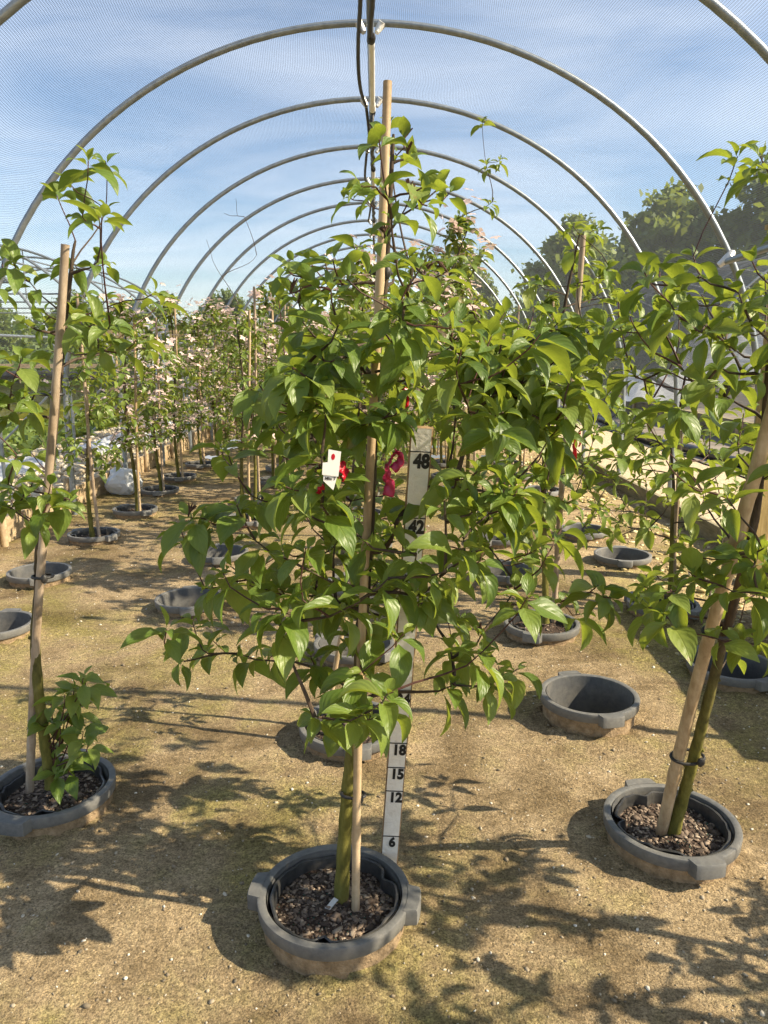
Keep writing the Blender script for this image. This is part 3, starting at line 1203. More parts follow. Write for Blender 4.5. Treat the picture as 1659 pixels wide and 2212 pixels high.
# ------------------------------------------------------------------ hoop house
HC, HR, HV, LEG = -0.03, 2.67, 2.55, 0.88
D1, DS = 5.3, 1.47
hoop_y = [D1 + DS * k for k in range(-2, 11)]


def hoop_pts(yc, n=56, r=HR, v=HV, cx=HC, leg=LEG, dy=0.0):
    pts = [(cx + r, yc, leg)]
    for i in range(1, n):
        a = math.pi * i / n
        pts.append((cx + r * math.cos(a), yc, leg + v * math.sin(a)))
    pts.append((cx - r, yc, leg))
    return pts


for i, yh in enumerate(hoop_y):
    if i == 0:
        lb = 'galvanised steel hoop passing overhead, nearest the camera'
    else:
        lb = f'galvanised steel hoop of the tunnel, {ORD[i]} from the camera'
    root = empty('steel_hoop', (HC, yh, 0), lb, 'hoop', 'steel hoops of the shade tunnel')
    a = MB(); a.tube(hoop_pts(yh), 0.0215, 12, cap=False); a.build('arch', M['galv'], root)
    for sx in (-1, 1):
        p = MB(); p.tube([(HC + sx * HR, yh, -0.05), (HC + sx * HR, yh, 0.5), (HC + sx * HR, yh, LEG + 0.05)], 0.0255, 12); p.build('ground_post', M['galv'], root)
    if yh > 2:
        zt = LEG + HV
        for sx in (-1, 1):
            c = MB()
            c.tube([(HC + sx * 0.075, yh - 0.01, zt + 0.005), (HC + sx * 0.065, yh, zt - 0.012), (HC + sx * 0.040, yh - 0.02, zt - 0.062)], [0.026, 0.029, 0.016], 10)
            c.build('clamp', M['clamp'], root)

# ridge pipe + irrigation line
zr = LEG + HV - 0.062
o = MB(); o.tube([(HC, -1, zr), (HC, 20, zr)], 0.021, 12); o = o.build('ridge_pipe', M['galv'], None)
tag(o, 'dark steel ridge pipe running down the centre under the hoops', 'pipe')
irr = empty('irrigation_line', (HC, 4, zr - 0.07), 'black and white irrigation pipe hung below the ridge pipe', 'irrigation line')
b = MB()
yy = -1.0
pv = MB()
segs = [(-1.0, 5.25, 'b'), (5.25, 6.6, 'w'), (6.6, 8.7, 'b'), (8.7, 9.9, 'w'), (9.9, 12.0, 'b'), (12.0, 13.2, 'w'), (13.2, 19.5, 'b')]
for (a_, b_, t_) in segs:
    if t_ == 'b':
        n = 24
        pts = [(HC + 0.006 + 0.012 * math.sin(a_ * 3 + k * 1.1), a_ + (b_ - a_) * k / n, zr - 0.062 - 0.018 * math.sin(math.pi * k / n)) for k in range(n + 1)]
        h = MB(); h.tube(pts, 0.016, 10); h.build('hose', M['black'], irr)
    else:
        h = MB(); h.tube([(HC + 0.008, a_, zr - 0.062), (HC + 0.008, b_, zr - 0.066)], 0.0205, 14)
        h.tube([(HC + 0.008, b_ - 0.14, zr - 0.066), (HC + 0.008, b_ - 0.13, zr - 0.066), (HC + 0.008, b_, zr - 0.066)], [0.021, 0.026, 0.026], 14)
        h.build('pvc_sleeve', M['pvc'], irr)
        for yy in (a_ - 0.03, b_ + 0.05):
            h = MB()
            h.tube([(HC + 0.008, yy - 0.07, zr - 0.063), (HC + 0.008, yy - 0.06, zr - 0.063), (HC + 0.008, yy, zr - 0.063), (HC + 0.008, yy + 0.03, zr - 0.063)], [0.017, 0.025, 0.025, 0.019], 12)
            if yy < b_:
                h.build('fitting', M['black'], irr)
        h.tube([(HC + 0.008, b_ + 0.06, zr - 0.07), (HC + 0.008, b_ + 0.06, zr - 0.14), (HC + 0.008, b_ + 0.06, zr - 0.16)], [0.012, 0.012, 0.026], 10)
        h.build('fitting', M['black'], irr)
n = 70
pts = []
for k in range(n + 1):
    yy = -0.5 + 12.5 * k / n
    pts.append((HC - 0.055 + 0.03 * math.sin(yy * 1.9) + 0.022 * max(0, 5.2 - yy) * -0.9, yy, zr + 0.02 - 0.075 * abs(math.sin((yy - D1) * math.pi / DS)) ))
o = MB(); o.tube(pts, 0.013, 8); o = o.build('drip_hose', M['black'], None)
tag(o, 'loose black drip hose looping beside the ridge pipe', 'hose')

# shade net over the hoops (sags a little between them)
net_root = empty('shade_net', (HC, 4, 0), 'grey mesh shade net stretched over the steel hoops', 'shade net')


def net_mesh(name, a0, a1, na, y0, y1, ny, mat, cx, r, v, leg, sag, spacing, ph0, parent):
    V, UV = [], []
    for j in range(ny + 1):
        yc = y0 + (y1 - y0) * j / ny
        s = math.sin(math.pi * (yc - ph0) / spacing) ** 2 * sag
        L = 0.0
        prev = None
        for i in range(na + 1):
            a = a0 + (a1 - a0) * i / na
            q = (cx + (r + 0.024 - s) * math.cos(a), yc, leg + (v + 0.024 - s) * math.sin(a))
            if prev:
                L += math.hypot(q[0] - prev[0], q[2] - prev[2])
            prev = q
            V.append(q); UV.append((L, yc))
    V = np.array(V); UV = np.array(UV)
    idx = np.arange((ny + 1) * (na + 1)).reshape(ny + 1, na + 1)
    F = np.stack([idx[:-1, :-1], idx[:-1, 1:], idx[1:, 1:], idx[1:, :-1]], -1).reshape(-1, 4)
    return np_mesh(name, V, F, mat, parent, uv=UV)


net_mesh('net_cover', R(2), R(178), 90, -1.2, hoop_y[-1], 150, M['net'], HC, HR, HV, LEG, 0.035, DS, D1, net_root)

# side rail clamped to the right hoops, coming towards the camera
pr = at(1578, 562, D1)
o = empty('side_rail', pr, 'steel side rail clamped to the right leg of a hoop', 'rail')
h = MB(); h.tube([(pr.x - 0.045, pr.y + 0.04, pr.z - 0.015), (pr.x + 0.012, 4.7, pr.z + 0.02), (pr.x + 0.05, 4.15, pr.z + 0.03)], 0.021, 12); h.build('pipe', M['galv'], o)
h = MB(); h.tube([(pr.x - 0.08, pr.y - 0.01, pr.z - 0.035), (pr.x - 0.02, pr.y - 0.03, pr.z + 0.02), (pr.x + 0.0, pr.y - 0.02, pr.z + 0.05)], [0.02, 0.032, 0.022], 10); h.build('clamp', M['clamp'], o)

# timber panel by the right legs; only its post head shows, its shade falls on the sand
tp = empty('timber_screen', (2.28, 4.55, 0), 'yellowish timber post and plank panel at the right edge', 'panel')
h = MB(); h.box((2.36, 4.62, 1.05), (0.10, 0.10, 2.1)); h.box((2.34, 4.52, 2.122), (0.24, 0.16, 0.025)); h.build('post', M['wood_yel'], tp, smooth=False)
for k in range(5):
    h = MB(); h.box((2.29, 3.15, 0.09 + k * 0.152), (0.03, 1.75, 0.146)); h.build('plank', M['wood_yel'], tp, smooth=False)
for yy in (2.3, 4.0):
    h = MB(); h.box((2.345, yy, 0.38), (0.07, 0.09, 0.78)); h.build('post', M['wood_yel'], tp, smooth=False)

# ------------------------------------------------------------------ pots, trees, stakes
POTG = 'black nursery pots sunk in the sand'
STG = 'bamboo stakes beside the potted trees'


def spread_off(rg, dx, rmax):
    lim = math.sqrt(max(0.02, rmax * rmax - dx * dx))
    return rg.uniform(-lim, lim)


def px_tips(lst, D0, trunk_px, rmax, seed, front=0.28, back=0.45, dup_=1):
    rg = np.random.default_rng(seed)
    out = []
    sc_ = D0 / FPX
    for (px, py) in lst:
        dx = (px - trunk_px) * sc_
        for q in range(dup_):
            o = spread_off(rg, dx, rmax)
            o = max(-front, min(back, o))
            out.append(at(px + rg.normal(0, 6), py + rg.normal(0, 6), D0 + o))
    return out


# --- main tree -------------------------------------------------------------
mx, my, mrim = near['main']
main_tips_px = [
    (406, 1352), (360, 1365), (392, 1425), (434, 1400), (470, 1375), (505, 1405), (568, 1425), (505, 1224), (477, 1238), (448, 1268), (561, 1224), (604, 1275),
    (575, 1312), (604, 1345), (639, 1325), (674, 1232), (688, 1290), (700, 1330), (681, 1420), (660, 1190), (406, 1120), (385, 1135), (440, 1120), (547, 1078), (512, 1092), (604, 1055),
    (660, 1065), (717, 1055), (759, 1078), (660, 1120), (590, 1100), (787, 1155), (740, 1110), (801, 1212), (720, 1180), (568, 830), (540, 860), (604, 985), (477, 955), (500, 985), (640, 960), (700, 1000),
    (773, 865), (787, 805), (740, 850), (851, 275), (875, 300), (883, 335), (815, 305), (860, 335), (774, 402), (806, 408), (761, 430), (790, 440), (838, 408), (850, 470),
    (912, 405), (947, 403), (963, 420), (889, 418), (920, 440), (832, 520), (774, 540), (750, 560), (729, 562), (697, 555), (665, 565), (627, 590),
    (620, 640), (659, 610), (684, 630), (723, 608), (755, 605), (793, 618), (854, 568), (880, 556), (947, 560), (957, 576), (880, 606), (915, 580), (886, 638), (905, 655),
    (646, 655), (697, 652), (620, 712), (660, 700), (749, 712), (803, 706), (819, 720), (877, 690), (909, 706), (851, 680), (944, 680), (979, 675), (989, 695), (1030, 680),
    (1103, 668), (1144, 668), (1249, 705), (1270, 715), (1217, 750), (1168, 722), (1087, 730), (998, 752), (941, 755), (885, 715), (812, 735), (893, 820), (960, 830), (1020, 800),
    (1160, 820), (1230, 815), (1265, 790), (1217, 870), (1152, 890), (1111, 860), (1039, 885), (1085, 800), (1000, 860), (1087, 988), (1120, 1045), (1087, 1070), (1055, 1112), (1055, 1142), (1111, 1110),
    (1014, 1046), (970, 1010), (1136, 1215), (1184, 1208), (1217, 1142), (1168, 1175), (1120, 1272), (1152, 1296), (1200, 1304), (1249, 1325), (1282, 1256), (1314, 1288),
    (998, 1328), (1030, 1360), (1039, 1400), (958, 1392), (1006, 1400), (982, 1455), (990, 1490), (1063, 1470), (1087, 1472), (1120, 1458), (885, 1272), (909, 1303), (868, 1368), (1014, 1216), (1039, 1208), (960, 1230),
    (779, 1160), (852, 1110), (957, 1095), (900, 1060), (840, 1180), (880, 1200), (700, 900), (660, 860), (720, 950), (860, 930), (930, 900), (840, 800), (700, 780), (660, 780), (760, 770),
    (777, 1450), (763, 1490), (835, 1505), (676, 1558), (731, 1542), (791, 1538), (820, 1545), (679, 1450), (800, 1300), (760, 1300), (830, 1330), (740, 1370), (840, 1260),
]
root = empty('dogwood_tree', (mx - 0.004, my + 0.02, mrim - 0.05), 'large leafy dogwood in the front centre pot, beside the measuring stick', 'tree', 'potted dogwood trees')
Dm = my + 0.02
tpx = [(735, 1985), (742, 1850), (752, 1700), (768, 1560), (775, 1450), (786, 1300), (797, 1150), (806, 950), (812, 800), (828, 660), (838, 500), (845, 380), (850, 290)]
tpts = [at(a, b, Dm + 0.012 * math.sin(i)) for i, (a, b) in enumerate(tpx)]
rgm = np.random.default_rng(77)
fill = []
for (xa, xb, ya, yb, m_) in ((600, 960, 560, 720, 16), (580, 1180, 720, 900, 34), (560, 1200, 900, 1120, 40), (520, 1060, 1120, 1320, 26), (980, 1260, 690, 880, 14)):
    fill += [(rgm.uniform(xa, xb), rgm.uniform(ya, yb)) for _ in range(m_)]
fill = [q for q in fill if not (855 < q[0] < 960 and 900 < q[1] < 1200)]
tips = px_tips(main_tips_px + fill, Dm, 790, 0.52, 21)
main_paths = make_tree(root, tpts, 0.0155, tips, 0.094, 31, M['leaf'], rows=8, cols=4, pairs=(3, 5), tint=0.5, extra=0.75, airy=0.80, branch_from=0.2)
# withered flower heads at shoot tips
rg = np.random.default_rng(5)
seed_me = None
for i in rg.choice(len(main_paths), 22, replace=False):
    p = main_paths[i][0][-1]
    if seed_me is None:
        s = MB()
        for k in range(9):
            d = Vector(rg.normal(0, 1, 3)); d.z = abs(d.z); d.normalize()
            s.tube([Vector((0, 0, 0.012)), Vector((0, 0, 0.018)) + d * 0.014], [0.0032, 0.0012], 5)
        s.tube([(0, 0, -0.002), (0, 0, 0.02)], [0.0015, 0.004], 6)
        o = s.build('seed_head', M['seed'], None)
        seed_me = o.data
    else:
        o = bpy.data.objects.new('seed_head', seed_me); COL.objects.link(o)
    o.parent = root
    o.location = p - Vector(root.location)
    o.rotation_euler = (rg.normal(0, 0.3), rg.normal(0, 0.3), rg.uniform(0, 6))

pot = empty('nursery_pot', (mx, my, 0), 'black pot with the largest dogwood and bark mix, front centre', 'pot', POTG)
make_pot(pot, True, 3, handle=R(172), chips=1600, rim=mrim)
sp0 = ground(768, 1972, mrim - 0.05)
bamboo('bamboo_stake', sp0, at(829, 175, sp0.y - 0.02), 0.0098, 'tall tan bamboo stake tied to the front centre tree', STG, node=0.30)
tie(at(763, 1716, Dm - 0.006), (0.029, 0.017), (0.05, 0, 1), 'black rubber tie low on the front centre trunk')
tie(at(823, 590, Dm - 0.006), (0.022, 0.015), (0.05, 0, 1), 'black rubber tie high on the front centre stake')
# small white plant label lying in the pot
mb = MB(); c = ground(712, 1958, mrim - 0.034)
mb.box(c, (0.014, 0.052, 0.002), mat=Matrix.Rotation(R(-38), 3, 'Z') @ Matrix.Rotation(R(14), 3, 'X'))
o = mb.build('plant_label', M['tagcard'], None, smooth=False)
tag(o, 'small white plant label lying on the bark in the front pot', 'label')

# --- left tree -------------------------------------------------------------
lx, ly, lrim = near['left']
root = empty('dogwood_tree', (lx, ly, lrim - 0.05), 'crooked dogwood with a bent mossy trunk in the left front pot', 'tree', 'potted dogwood trees')
Dl = ly + 0.01
tpx = [(112, 1700), (97, 1600), (84, 1500), (76, 1380), (84, 1270), (84, 1200), (100, 1090), (112, 980), (122, 880), (132, 780), (142, 680), (152, 600), (158, 545), (163, 520)]
tpts = [at(a, b, Dl - 0.02 + 0.007 * i) for i, (a, b) in enumerate(tpx)]
left_px = [(198, 355), (220, 362), (139, 395), (120, 415), (207, 448), (234, 462), (180, 468), (215, 470), (162, 556), (216, 572), (235, 560), (18, 555), (36, 572), (63, 608), (171, 628), (225, 636), (333, 626), (350, 640), (99, 672), (171, 672), (225, 690), (243, 706),
           (144, 700), (54, 690), (270, 752), (234, 745), (207, 752), (297, 750), (320, 765), (117, 755), (18, 832), (54, 850), (72, 834), (18, 886), (54, 890), (63, 976), (36, 978), (90, 700), (200, 700), (150, 760),
           (27, 1076), (54, 1076), (108, 1056), (108, 1092), (18, 1102), (81, 1120), (117, 1066), (10, 1040), (70, 1045), (140, 1080), (-30, 620), (-40, 760), (-60, 850), (-20, 930), (-50, 1080), (40, 780)]
tips = px_tips(left_px, Dl, 100, 0.5, 22, front=0.3, back=0.35)
lp = make_tree(root, tpts, 0.0150, tips, 0.096, 33, M['leaf'], rows=8, cols=4, pairs=(2, 4), tint=0.42, extra=0.35, branch_from=0.27)
# suckers at the foot
rg = np.random.default_rng(8)
lv = Leaves(); mb = MB()
for (px, py) in [(180, 1462), (160, 1485), (140, 1500), (165, 1530), (185, 1475), (130, 1560), (180, 1580), (150, 1600), (165, 1625), (120, 1640), (95, 1560), (110, 1520), (190, 1610), (140, 1545), (125, 1665), (150, 1660)]:
    t = at(px, py, Dl - 0.03 + rg.normal(0, 0.04))
    a = tpts[0].lerp(tpts[1], rg.uniform(0.1, 0.9))
    pts = bez(a, a.lerp(t, 0.4) + Vector((0.02, 0, 0.0)), t - Vector((0, 0, 0.04)), t, 5)
    mb.tube(pts, [0.003, 0.0026, 0.0022, 0.002, 0.0016, 0.0014], 5)
    lv.cluster(t, (0.2, -0.2, 1), rg, 0.088, 3, 0.6)
mb.build('sucker', M['redtwig'], root)
lv.build('sucker_foliage', M['leaf'], root, 7, 4, 9)
pot = empty('nursery_pot', (lx, ly, 0), 'black pot with suckering crooked dogwood, left front', 'pot', POTG)
make_pot(pot, True, 5, handle=R(260), chips=1200, rim=lrim)
s0 = ground(58, 1722, lrim - 0.05) + Vector((0, 0.02, 0))
bamboo('bamboo_stake', s0, at(135, 527, s0.y - 0.06), 0.0125, 'pale grey bamboo stake behind the crooked left tree', STG, 'bamboo_grey', 0.26)
tie(at(92, 1245, Dl - 0.004), (0.030, 0.024), (0, 0, 1), 'green-black tie round the bent left trunk')
tie(at(112, 852, Dl), (0.032, 0.020), (0, 0, 1), 'black tie at mid height of the left stake')

# --- right tree ------------------------------------------------------------
rx, ry, rrim = near['right']
root = empty('dogwood_tree', (rx, ry, rrim - 0.05), 'leaning dogwood with a slanting stake in the right front pot', 'tree', 'potted dogwood trees')
s0 = ground(1428, 1802, rrim - 0.05)
s1 = at(1735, 600, s0.y - 0.50)
bamboo('bamboo_stake', s0, s1, 0.0158, 'thick tan bamboo stake slanting right out of the right front pot', STG, 'bamboo', 0.36)


def on_line(f, off):
    return s0.lerp(s1, f) + Vector(off)


g0 = ground(1452, 1805, rrim - 0.05)
tpts = [g0, on_line(0.10, (0.036, 0.0, 0)), on_line(0.2, (0.036, 0.0, 0)), on_line(0.32, (0.034, 0.0, 0)), on_line(0.45, (0.038, 0.01, 0)), on_line(0.56, (0.045, 0.02, 0)), on_line(0.68, (0.05, 0.04, 0)), on_line(0.8, (0.03, 0.06, 0)), on_line(0.95, (0.0, 0.07, 0)), on_line(1.1, (0.0, 0.06, 0))]
right_px = [(1592, 338), (1641, 350), (1655, 365), (1423, 590), (1383, 592), (1400, 610), (1502, 638), (1562, 655), (1621, 655), (1440, 660), (1413, 648), (1512, 706), (1592, 686), (1631, 716), (1472, 740), (1542, 785), (1472, 785), (1592, 756), (1611, 815), (1510, 830), (1562, 855), (1641, 815), (1655, 900),
            (1393, 745), (1373, 812), (1343, 735), (1333, 655), (1440, 800), (1480, 880), (1600, 900), (1550, 930), (1443, 990), (1492, 995), (1492, 1052), (1520, 1060), (1570, 1080), (1620, 1020),
            (1393, 1270), (1443, 1280), (1423, 1240), (1400, 1300), (1522, 1250), (1552, 1260), (1592, 1190), (1621, 1230), (1640, 1180), (1542, 1378), (1572, 1398), (1611, 1388), (1641, 1398), (1540, 1340), (1600, 1300), (1650, 1280), (1690, 500), (1720, 700), (1740, 850), (1700, 1000), (1730, 1150), (1700, 1250), (1690, 780), (1680, 620), (1660, 720)]
right_px += [(1300, 700), (1360, 690), (1460, 620), (1530, 600), (1350, 790), (1420, 860), (1480, 660), (1560, 720), (1600, 620), (1400, 920), (1530, 970), (1600, 960), (1640, 960), (1480, 1180), (1560, 1160), (1440, 1330), (1480, 1240), (1620, 560), (1655, 600), (1500, 560), (1440, 700), (1530, 700)]
tips = px_tips(right_px, ry - 0.22, 1620, 0.46, 23, front=0.22, back=0.55)
make_tree(root, tpts, 0.0150, tips, 0.092, 35, M['leaf'], rows=8, cols=4, pairs=(2, 5), tint=0.46, extra=0.6, branch_from=0.22)
pot = empty('nursery_pot', (rx, ry, 0), 'black pot with the slanting stake, right front', 'pot', POTG)
make_pot(pot, True, 8, handle=R(278), chips=1200, rim=rrim)
tie(on_line(0.2, (0.018, 0, 0)), (0.045, 0.026), s1 - s0, 'black tie low on the slanting right stake')
tie(on_line(0.47, (0.018, 0, 0)), (0.043, 0.026), s1 - s0, 'black tie midway up the slanting right stake')

# --- prototypes -------------------------------------------------------------
def crown_tips(rg, n, h0, h1, rmax, shape=1.0):
    out = []
    while len(out) < n:
        f = rg.random()
        z = h0 + (h1 - h0) * f
        rr = rmax * (math.sin(math.pi * (0.18 + 0.8 * f)) ** shape) * math.sqrt(rg.uniform(0.05, 1))
        a = rg.uniform(0, 6.28)
        out.append(Vector((rr * math.cos(a), rr * math.sin(a), z + 0.1 * rr)))
    return out


def blossoms(root, tips, rg, n, size=0.036):
    V, F = [], []
    tips = list(tips)
    for i in range(n):
        t = Vector(tips[int(rg.integers(0, len(tips)))]) + Vector(rg.normal(0, 0.05, 3)) + Vector((0, 0, 0.055))
        up = (Vector((0.1, -0.15, 1)) + Vector(rg.normal(0, 0.35, 3))).normalized()
        a = up.orthogonal().normalized(); b = up.cross(a)
        r0 = rg.uniform(0, 1.57)
        s = size * rg.uniform(0.7, 1.25)
        for k in range(4):
            an = r0 + k * math.pi / 2
            d = a * math.cos(an) + b * math.sin(an)
            e = up.cross(d)
            o = len(V)
            V += [t, t + d * s * 0.55 + e * s * 0.42 + up * s * 0.12, t + d * s * 1.05 - up * s * 0.05, t + d * s * 0.55 - e * s * 0.42 + up * s * 0.12]
            F.append((o, o + 1, o + 2, o + 3))
    o = np_mesh('blossom', np.array([tuple(v) for v in V]) + np.array(root.location), np.array(F), M['petal'], root, smooth=False)
    o['kind'] = 'stuff'


def proto(loc, seed, height, r, ntips, flowers, label, leafL=0.092, trunk_r=0.016, rows=4, lean=(0, 0), h0=0.5, tint=0.5, bareup=None, leafmat='leaf_far', extra_tips=(), rot=0):
    rg = np.random.default_rng(seed)
    root = empty('dogwood_tree', loc, label, 'tree', 'potted dogwood trees')
    L = Vector(loc)
    tp = [L + Vector((lean[0] * f ** 1.3 + 0.02 * math.sin(seed + f * 7), lean[1] * f ** 1.3 + 0.02 * math.cos(seed + f * 5), height * 0.97 * f)) for f in (0, 0.12, 0.25, 0.4, 0.55, 0.7, 0.85, 1.0)]
    tips = []
    for t in crown_tips(rg, ntips, h0, height, r):
        f = t.z / height
        tips.append(L + t + Vector((lean[0] * f ** 1.3, lean[1] * f ** 1.3, 0)))
    tips += [L + Vector(t) for t in extra_tips]
    make_tree(root, tp, trunk_r, tips, leafL, seed, M[leafmat], rows=rows, cols=2, pairs=(3, 5), tint=tint, one_branch=True, branch_from=0.22, extra=0.3, bareup=bareup and L.z + bareup)
    if flowers:
        blossoms(root, [t - L for t in tips[:ntips]], rg, flowers)
    return root


row_lab = {}
POT_PROTO = {}
TREE_PROTO = {'G': [], 'F': []}


def place_pot(x, y, filled, label, rot, scale=1.0, z=0.0):
    key = (filled, int(abs(x * 13)) % 2)
    if key not in POT_PROTO:
        p = empty('nursery_pot', (x, y, z), label, 'pot', POTG)
        make_pot(p, filled, 40 + len(POT_PROTO), handle=0.0, chips=320 if filled else 0, rim=0.072)
        POT_PROTO[key] = p
        p.rotation_euler = (0, 0, rot)
        return p
    return dup(POT_PROTO[key], (x, y, z), rot, scale, label, POTG, 'pot')


def base_tree(kind, x, y, label, rgen):
    lst = TREE_PROTO[kind]
    if len(lst) < 3:
        k = len(lst)
        if kind == 'G':
            t = proto((x, y, 0.03), 60 + k, (1.75, 1.95, 1.6)[k], (0.42, 0.48, 0.45)[k], (75, 85, 70)[k], 0, label, tint=0.55)
        else:
            t = proto((x, y, 0.03), 70 + k, (1.8, 1.6, 2.0)[k], (0.50, 0.48, 0.46)[k], (120, 110, 125)[k], (190, 160, 210)[k], label, leafL=0.08, tint=0.5, h0=0.55)
        lst.append(t)
        return t
    return dup(lst[int(rgen.integers(0, 3))], (x, y, 0.03), rgen.uniform(0, 6.28), rgen.uniform(0.86, 1.12), label, 'potted dogwood trees', 'tree')


rgL = np.random.default_rng(99)
stake_proto = None
for row, ents in layout.items():
    for i, e in enumerate(ents):
        k, x, y = e
        where = f'{ORD[i]} from the camera in {ROWS[row]}'
        rot = rgL.uniform(0, 6.28)
        if k in ('NL', 'NM', 'NR'):
            continue
        if k == 'E':
            lab = {('R1', 1): 'empty black pot standing high in the sunlit sand right of the stick'}.get((row, i), f'empty black pot, {where}')
            if y < 6:
                p = place_pot(x, y, False, lab, R(-82) + rgL.normal(0, 0.3), z=0.03 if (row, i) == ('R1', 1) else 0.0)
            else:
                p = place_pot(x, y, False, lab, rot)
            continue
        if y < 10.5:
            place_pot(x, y, True, f'pot filled with bark mix, {where}', R(-80) + rgL.normal(0, 0.5))
        if k == 'S':
            s0 = Vector((x - 0.085, y - 0.02, 0.03))
            bamboo('bamboo_stake', s0, at(768, 1180, y - 0.05), 0.0095, 'thin pale cane leaning in the pot just behind the centre tree', STG, 'bamboo')
            proto((x + 0.03, y + 0.05, 0.03), 81, 1.15, 0.28, 26, 0, 'small dogwood sapling in the pot just behind the centre tree', leafL=0.06, trunk_r=0.008, tint=0.45, h0=0.5)
            continue
        if k == 'TALL':
            proto((x, y, 0.03), 83, 2.15, 0.36, 120, 170, 'tall slanting dogwood with pink flowers and a bare whip on top', leafL=0.075, lean=(0.62, 0.0), h0=1.05, tint=0.4,
                  extra_tips=[(0.70, 0.05, 2.62), (0.80, 0.0, 2.42), (0.72, 0.02, 2.40), (0.76, 0, 2.2)], rows=5)
            continue
        if k == 'B':
            root = proto((x, y, 0.03), 85, 1.75, 0.38, 60, 0, 'slender dogwood with bare grey twigs on top, left of centre', leafL=0.07, h0=0.6, tint=0.5,
                         extra_tips=[(0.02, 0, 2.55), (-0.08, 0.03, 2.45), (0.08, 0, 2.42), (-0.22, 0, 2.25), (0.15, 0.1, 2.15), (-0.18, 0, 2.1)], bareup=1.98)
            bamboo('bamboo_stake', (x + 0.04, y - 0.03, 0.03), (x + 0.09, y - 0.02, 1.75), 0.011, f'bamboo stake, {where}', STG, 'bamboo')
            continue
        if k == 'P7':
            root = empty('dogwood_tree', (x, y, 0.03), 'green dogwood right of the stick, with a grey stake rising above its crown', 'tree', 'potted dogwood trees')
            tpx = [(1178, 1345), (1178, 1263), (1174, 1121), (1176, 1000), (1188, 880), (1205, 760), (1222, 650), (1240, 560), (1252, 505)]
            pl = [(1238, 495), (1285, 495), (1222, 540), (1274, 541), (1306, 572), (1259, 582), (1238, 578), (1300, 600), (1243, 610), (1170, 610), (1154, 615), (1280, 636), (1321, 640), (1342, 688), (1374, 640), (1200, 680), (1260, 690), (1300, 720), (1330, 760), (1290, 790), (1240, 800), (1200, 830), (1160, 860), (1260, 860), (1310, 850), (1340, 880), (1290, 930), (1230, 940), (1180, 950), (1130, 930), (1150, 1010), (1210, 1020), (1270, 1010), (1120, 1080), (1180, 1080), (1240, 1080), (1290, 1090), (1150, 1140), (1200, 1160), (1100, 1000), (1080, 1050), (1330, 980), (1250, 1150), (1310, 1030), (1110, 870), (1370, 720), (1230, 730), (1180, 760), (1090, 960), (1140, 1190)]
            make_tree(root, [at(a, b, y + 0.03) for a, b in tpx], 0.015, px_tips(pl, y, 1210, 0.5, 51, dup_=2), 0.105, 52, M['leaf'], rows=6, cols=4, tint=0.5, one_branch=True, extra=0.4, branch_from=0.2)
            bamboo('bamboo_stake', ground(1196, 1343, 0.03), at(1256, 508, y - 0.06), 0.0145, 'weathered grey stake rising above the tree right of the stick', STG, 'bamboo_grey', 0.3)
            continue
        if k == 'P24':
            root = empty('dogwood_tree', (x, y, 0.03), 'broad low green dogwood near the right boards, in front of the gravel', 'tree', 'potted dogwood trees')
            tpx = [(1446, 1300), (1450, 1220), (1452, 1130), (1455, 1050), (1450, 980), (1440, 900)]
            pl = [(1254, 985), (1294, 975), (1343, 995), (1393, 975), (1373, 1035), (1323, 1045), (1274, 1055), (1294, 1103), (1393, 1103), (1403, 1133), (1453, 1085), (1323, 1153), (1350, 1090), (1420, 1040), (1360, 905), (1400, 890), (1440, 880), (1480, 900), (1500, 930), (1380, 930), (1460, 940), (1520, 960), (1540, 900), (1560, 1000), (1600, 1050), (1560, 1100), (1500, 1120), (1430, 960), (1330, 930), (1480, 1010), (1530, 1040), (1270, 1010), (1340, 1130), (1580, 950), (1460, 1150)]
            make_tree(root, [at(a, b, y) for a, b in tpx], 0.012, px_tips(pl, y, 1440, 0.5, 53, dup_=2), 0.11, 54, M['leaf'], rows=6, cols=4, tint=0.66, one_branch=True, extra=0.5, branch_from=0.3)
            bamboo('bamboo_stake', ground(1457, 1298, 0.03), at(1467, 930, y), 0.012, 'straight grey stake of the low tree near the right boards', STG, 'bamboo_grey', 0.3)
            continue
        kindword = {'G': 'green leafy dogwood', 'F': 'pink-flowering dogwood'}[k]
        base_tree(k, x, y, f'{kindword}, {where}', rgL)
        if y < 12:
            lx_, ly_ = rgL.normal(0, 0.05), rgL.normal(0, 0.05)
            h = rgL.uniform(1.6, 2.1)
            bamboo('bamboo_stake', (x + 0.05, y - 0.03, 0.03), (x + 0.05 + lx_, y - 0.03 + ly_, h), 0.0115, f'bamboo stake, {where}', STG, 'bamboo' if rgL.random() < 0.6 else 'bamboo_grey', 0.3)

t = proto((1.74, 1.42, 0.03), 91, 1.95, 0.42, 95, 0, 'dogwood just past the right frame edge, casting the foreground shade', leafL=0.095, h0=0.45)
# ------------------------------------------------------------------ measuring stick
b0 = Vector(ground(838, 1895, 0.0)); b0.y = 1.877
kk = 0.193


def stick_pt(z, px):
    yy = 1.877 - kk * z
    d = ray(px, 1000)
    return Vector((d.x / d.y * 0 + 0, yy, z))


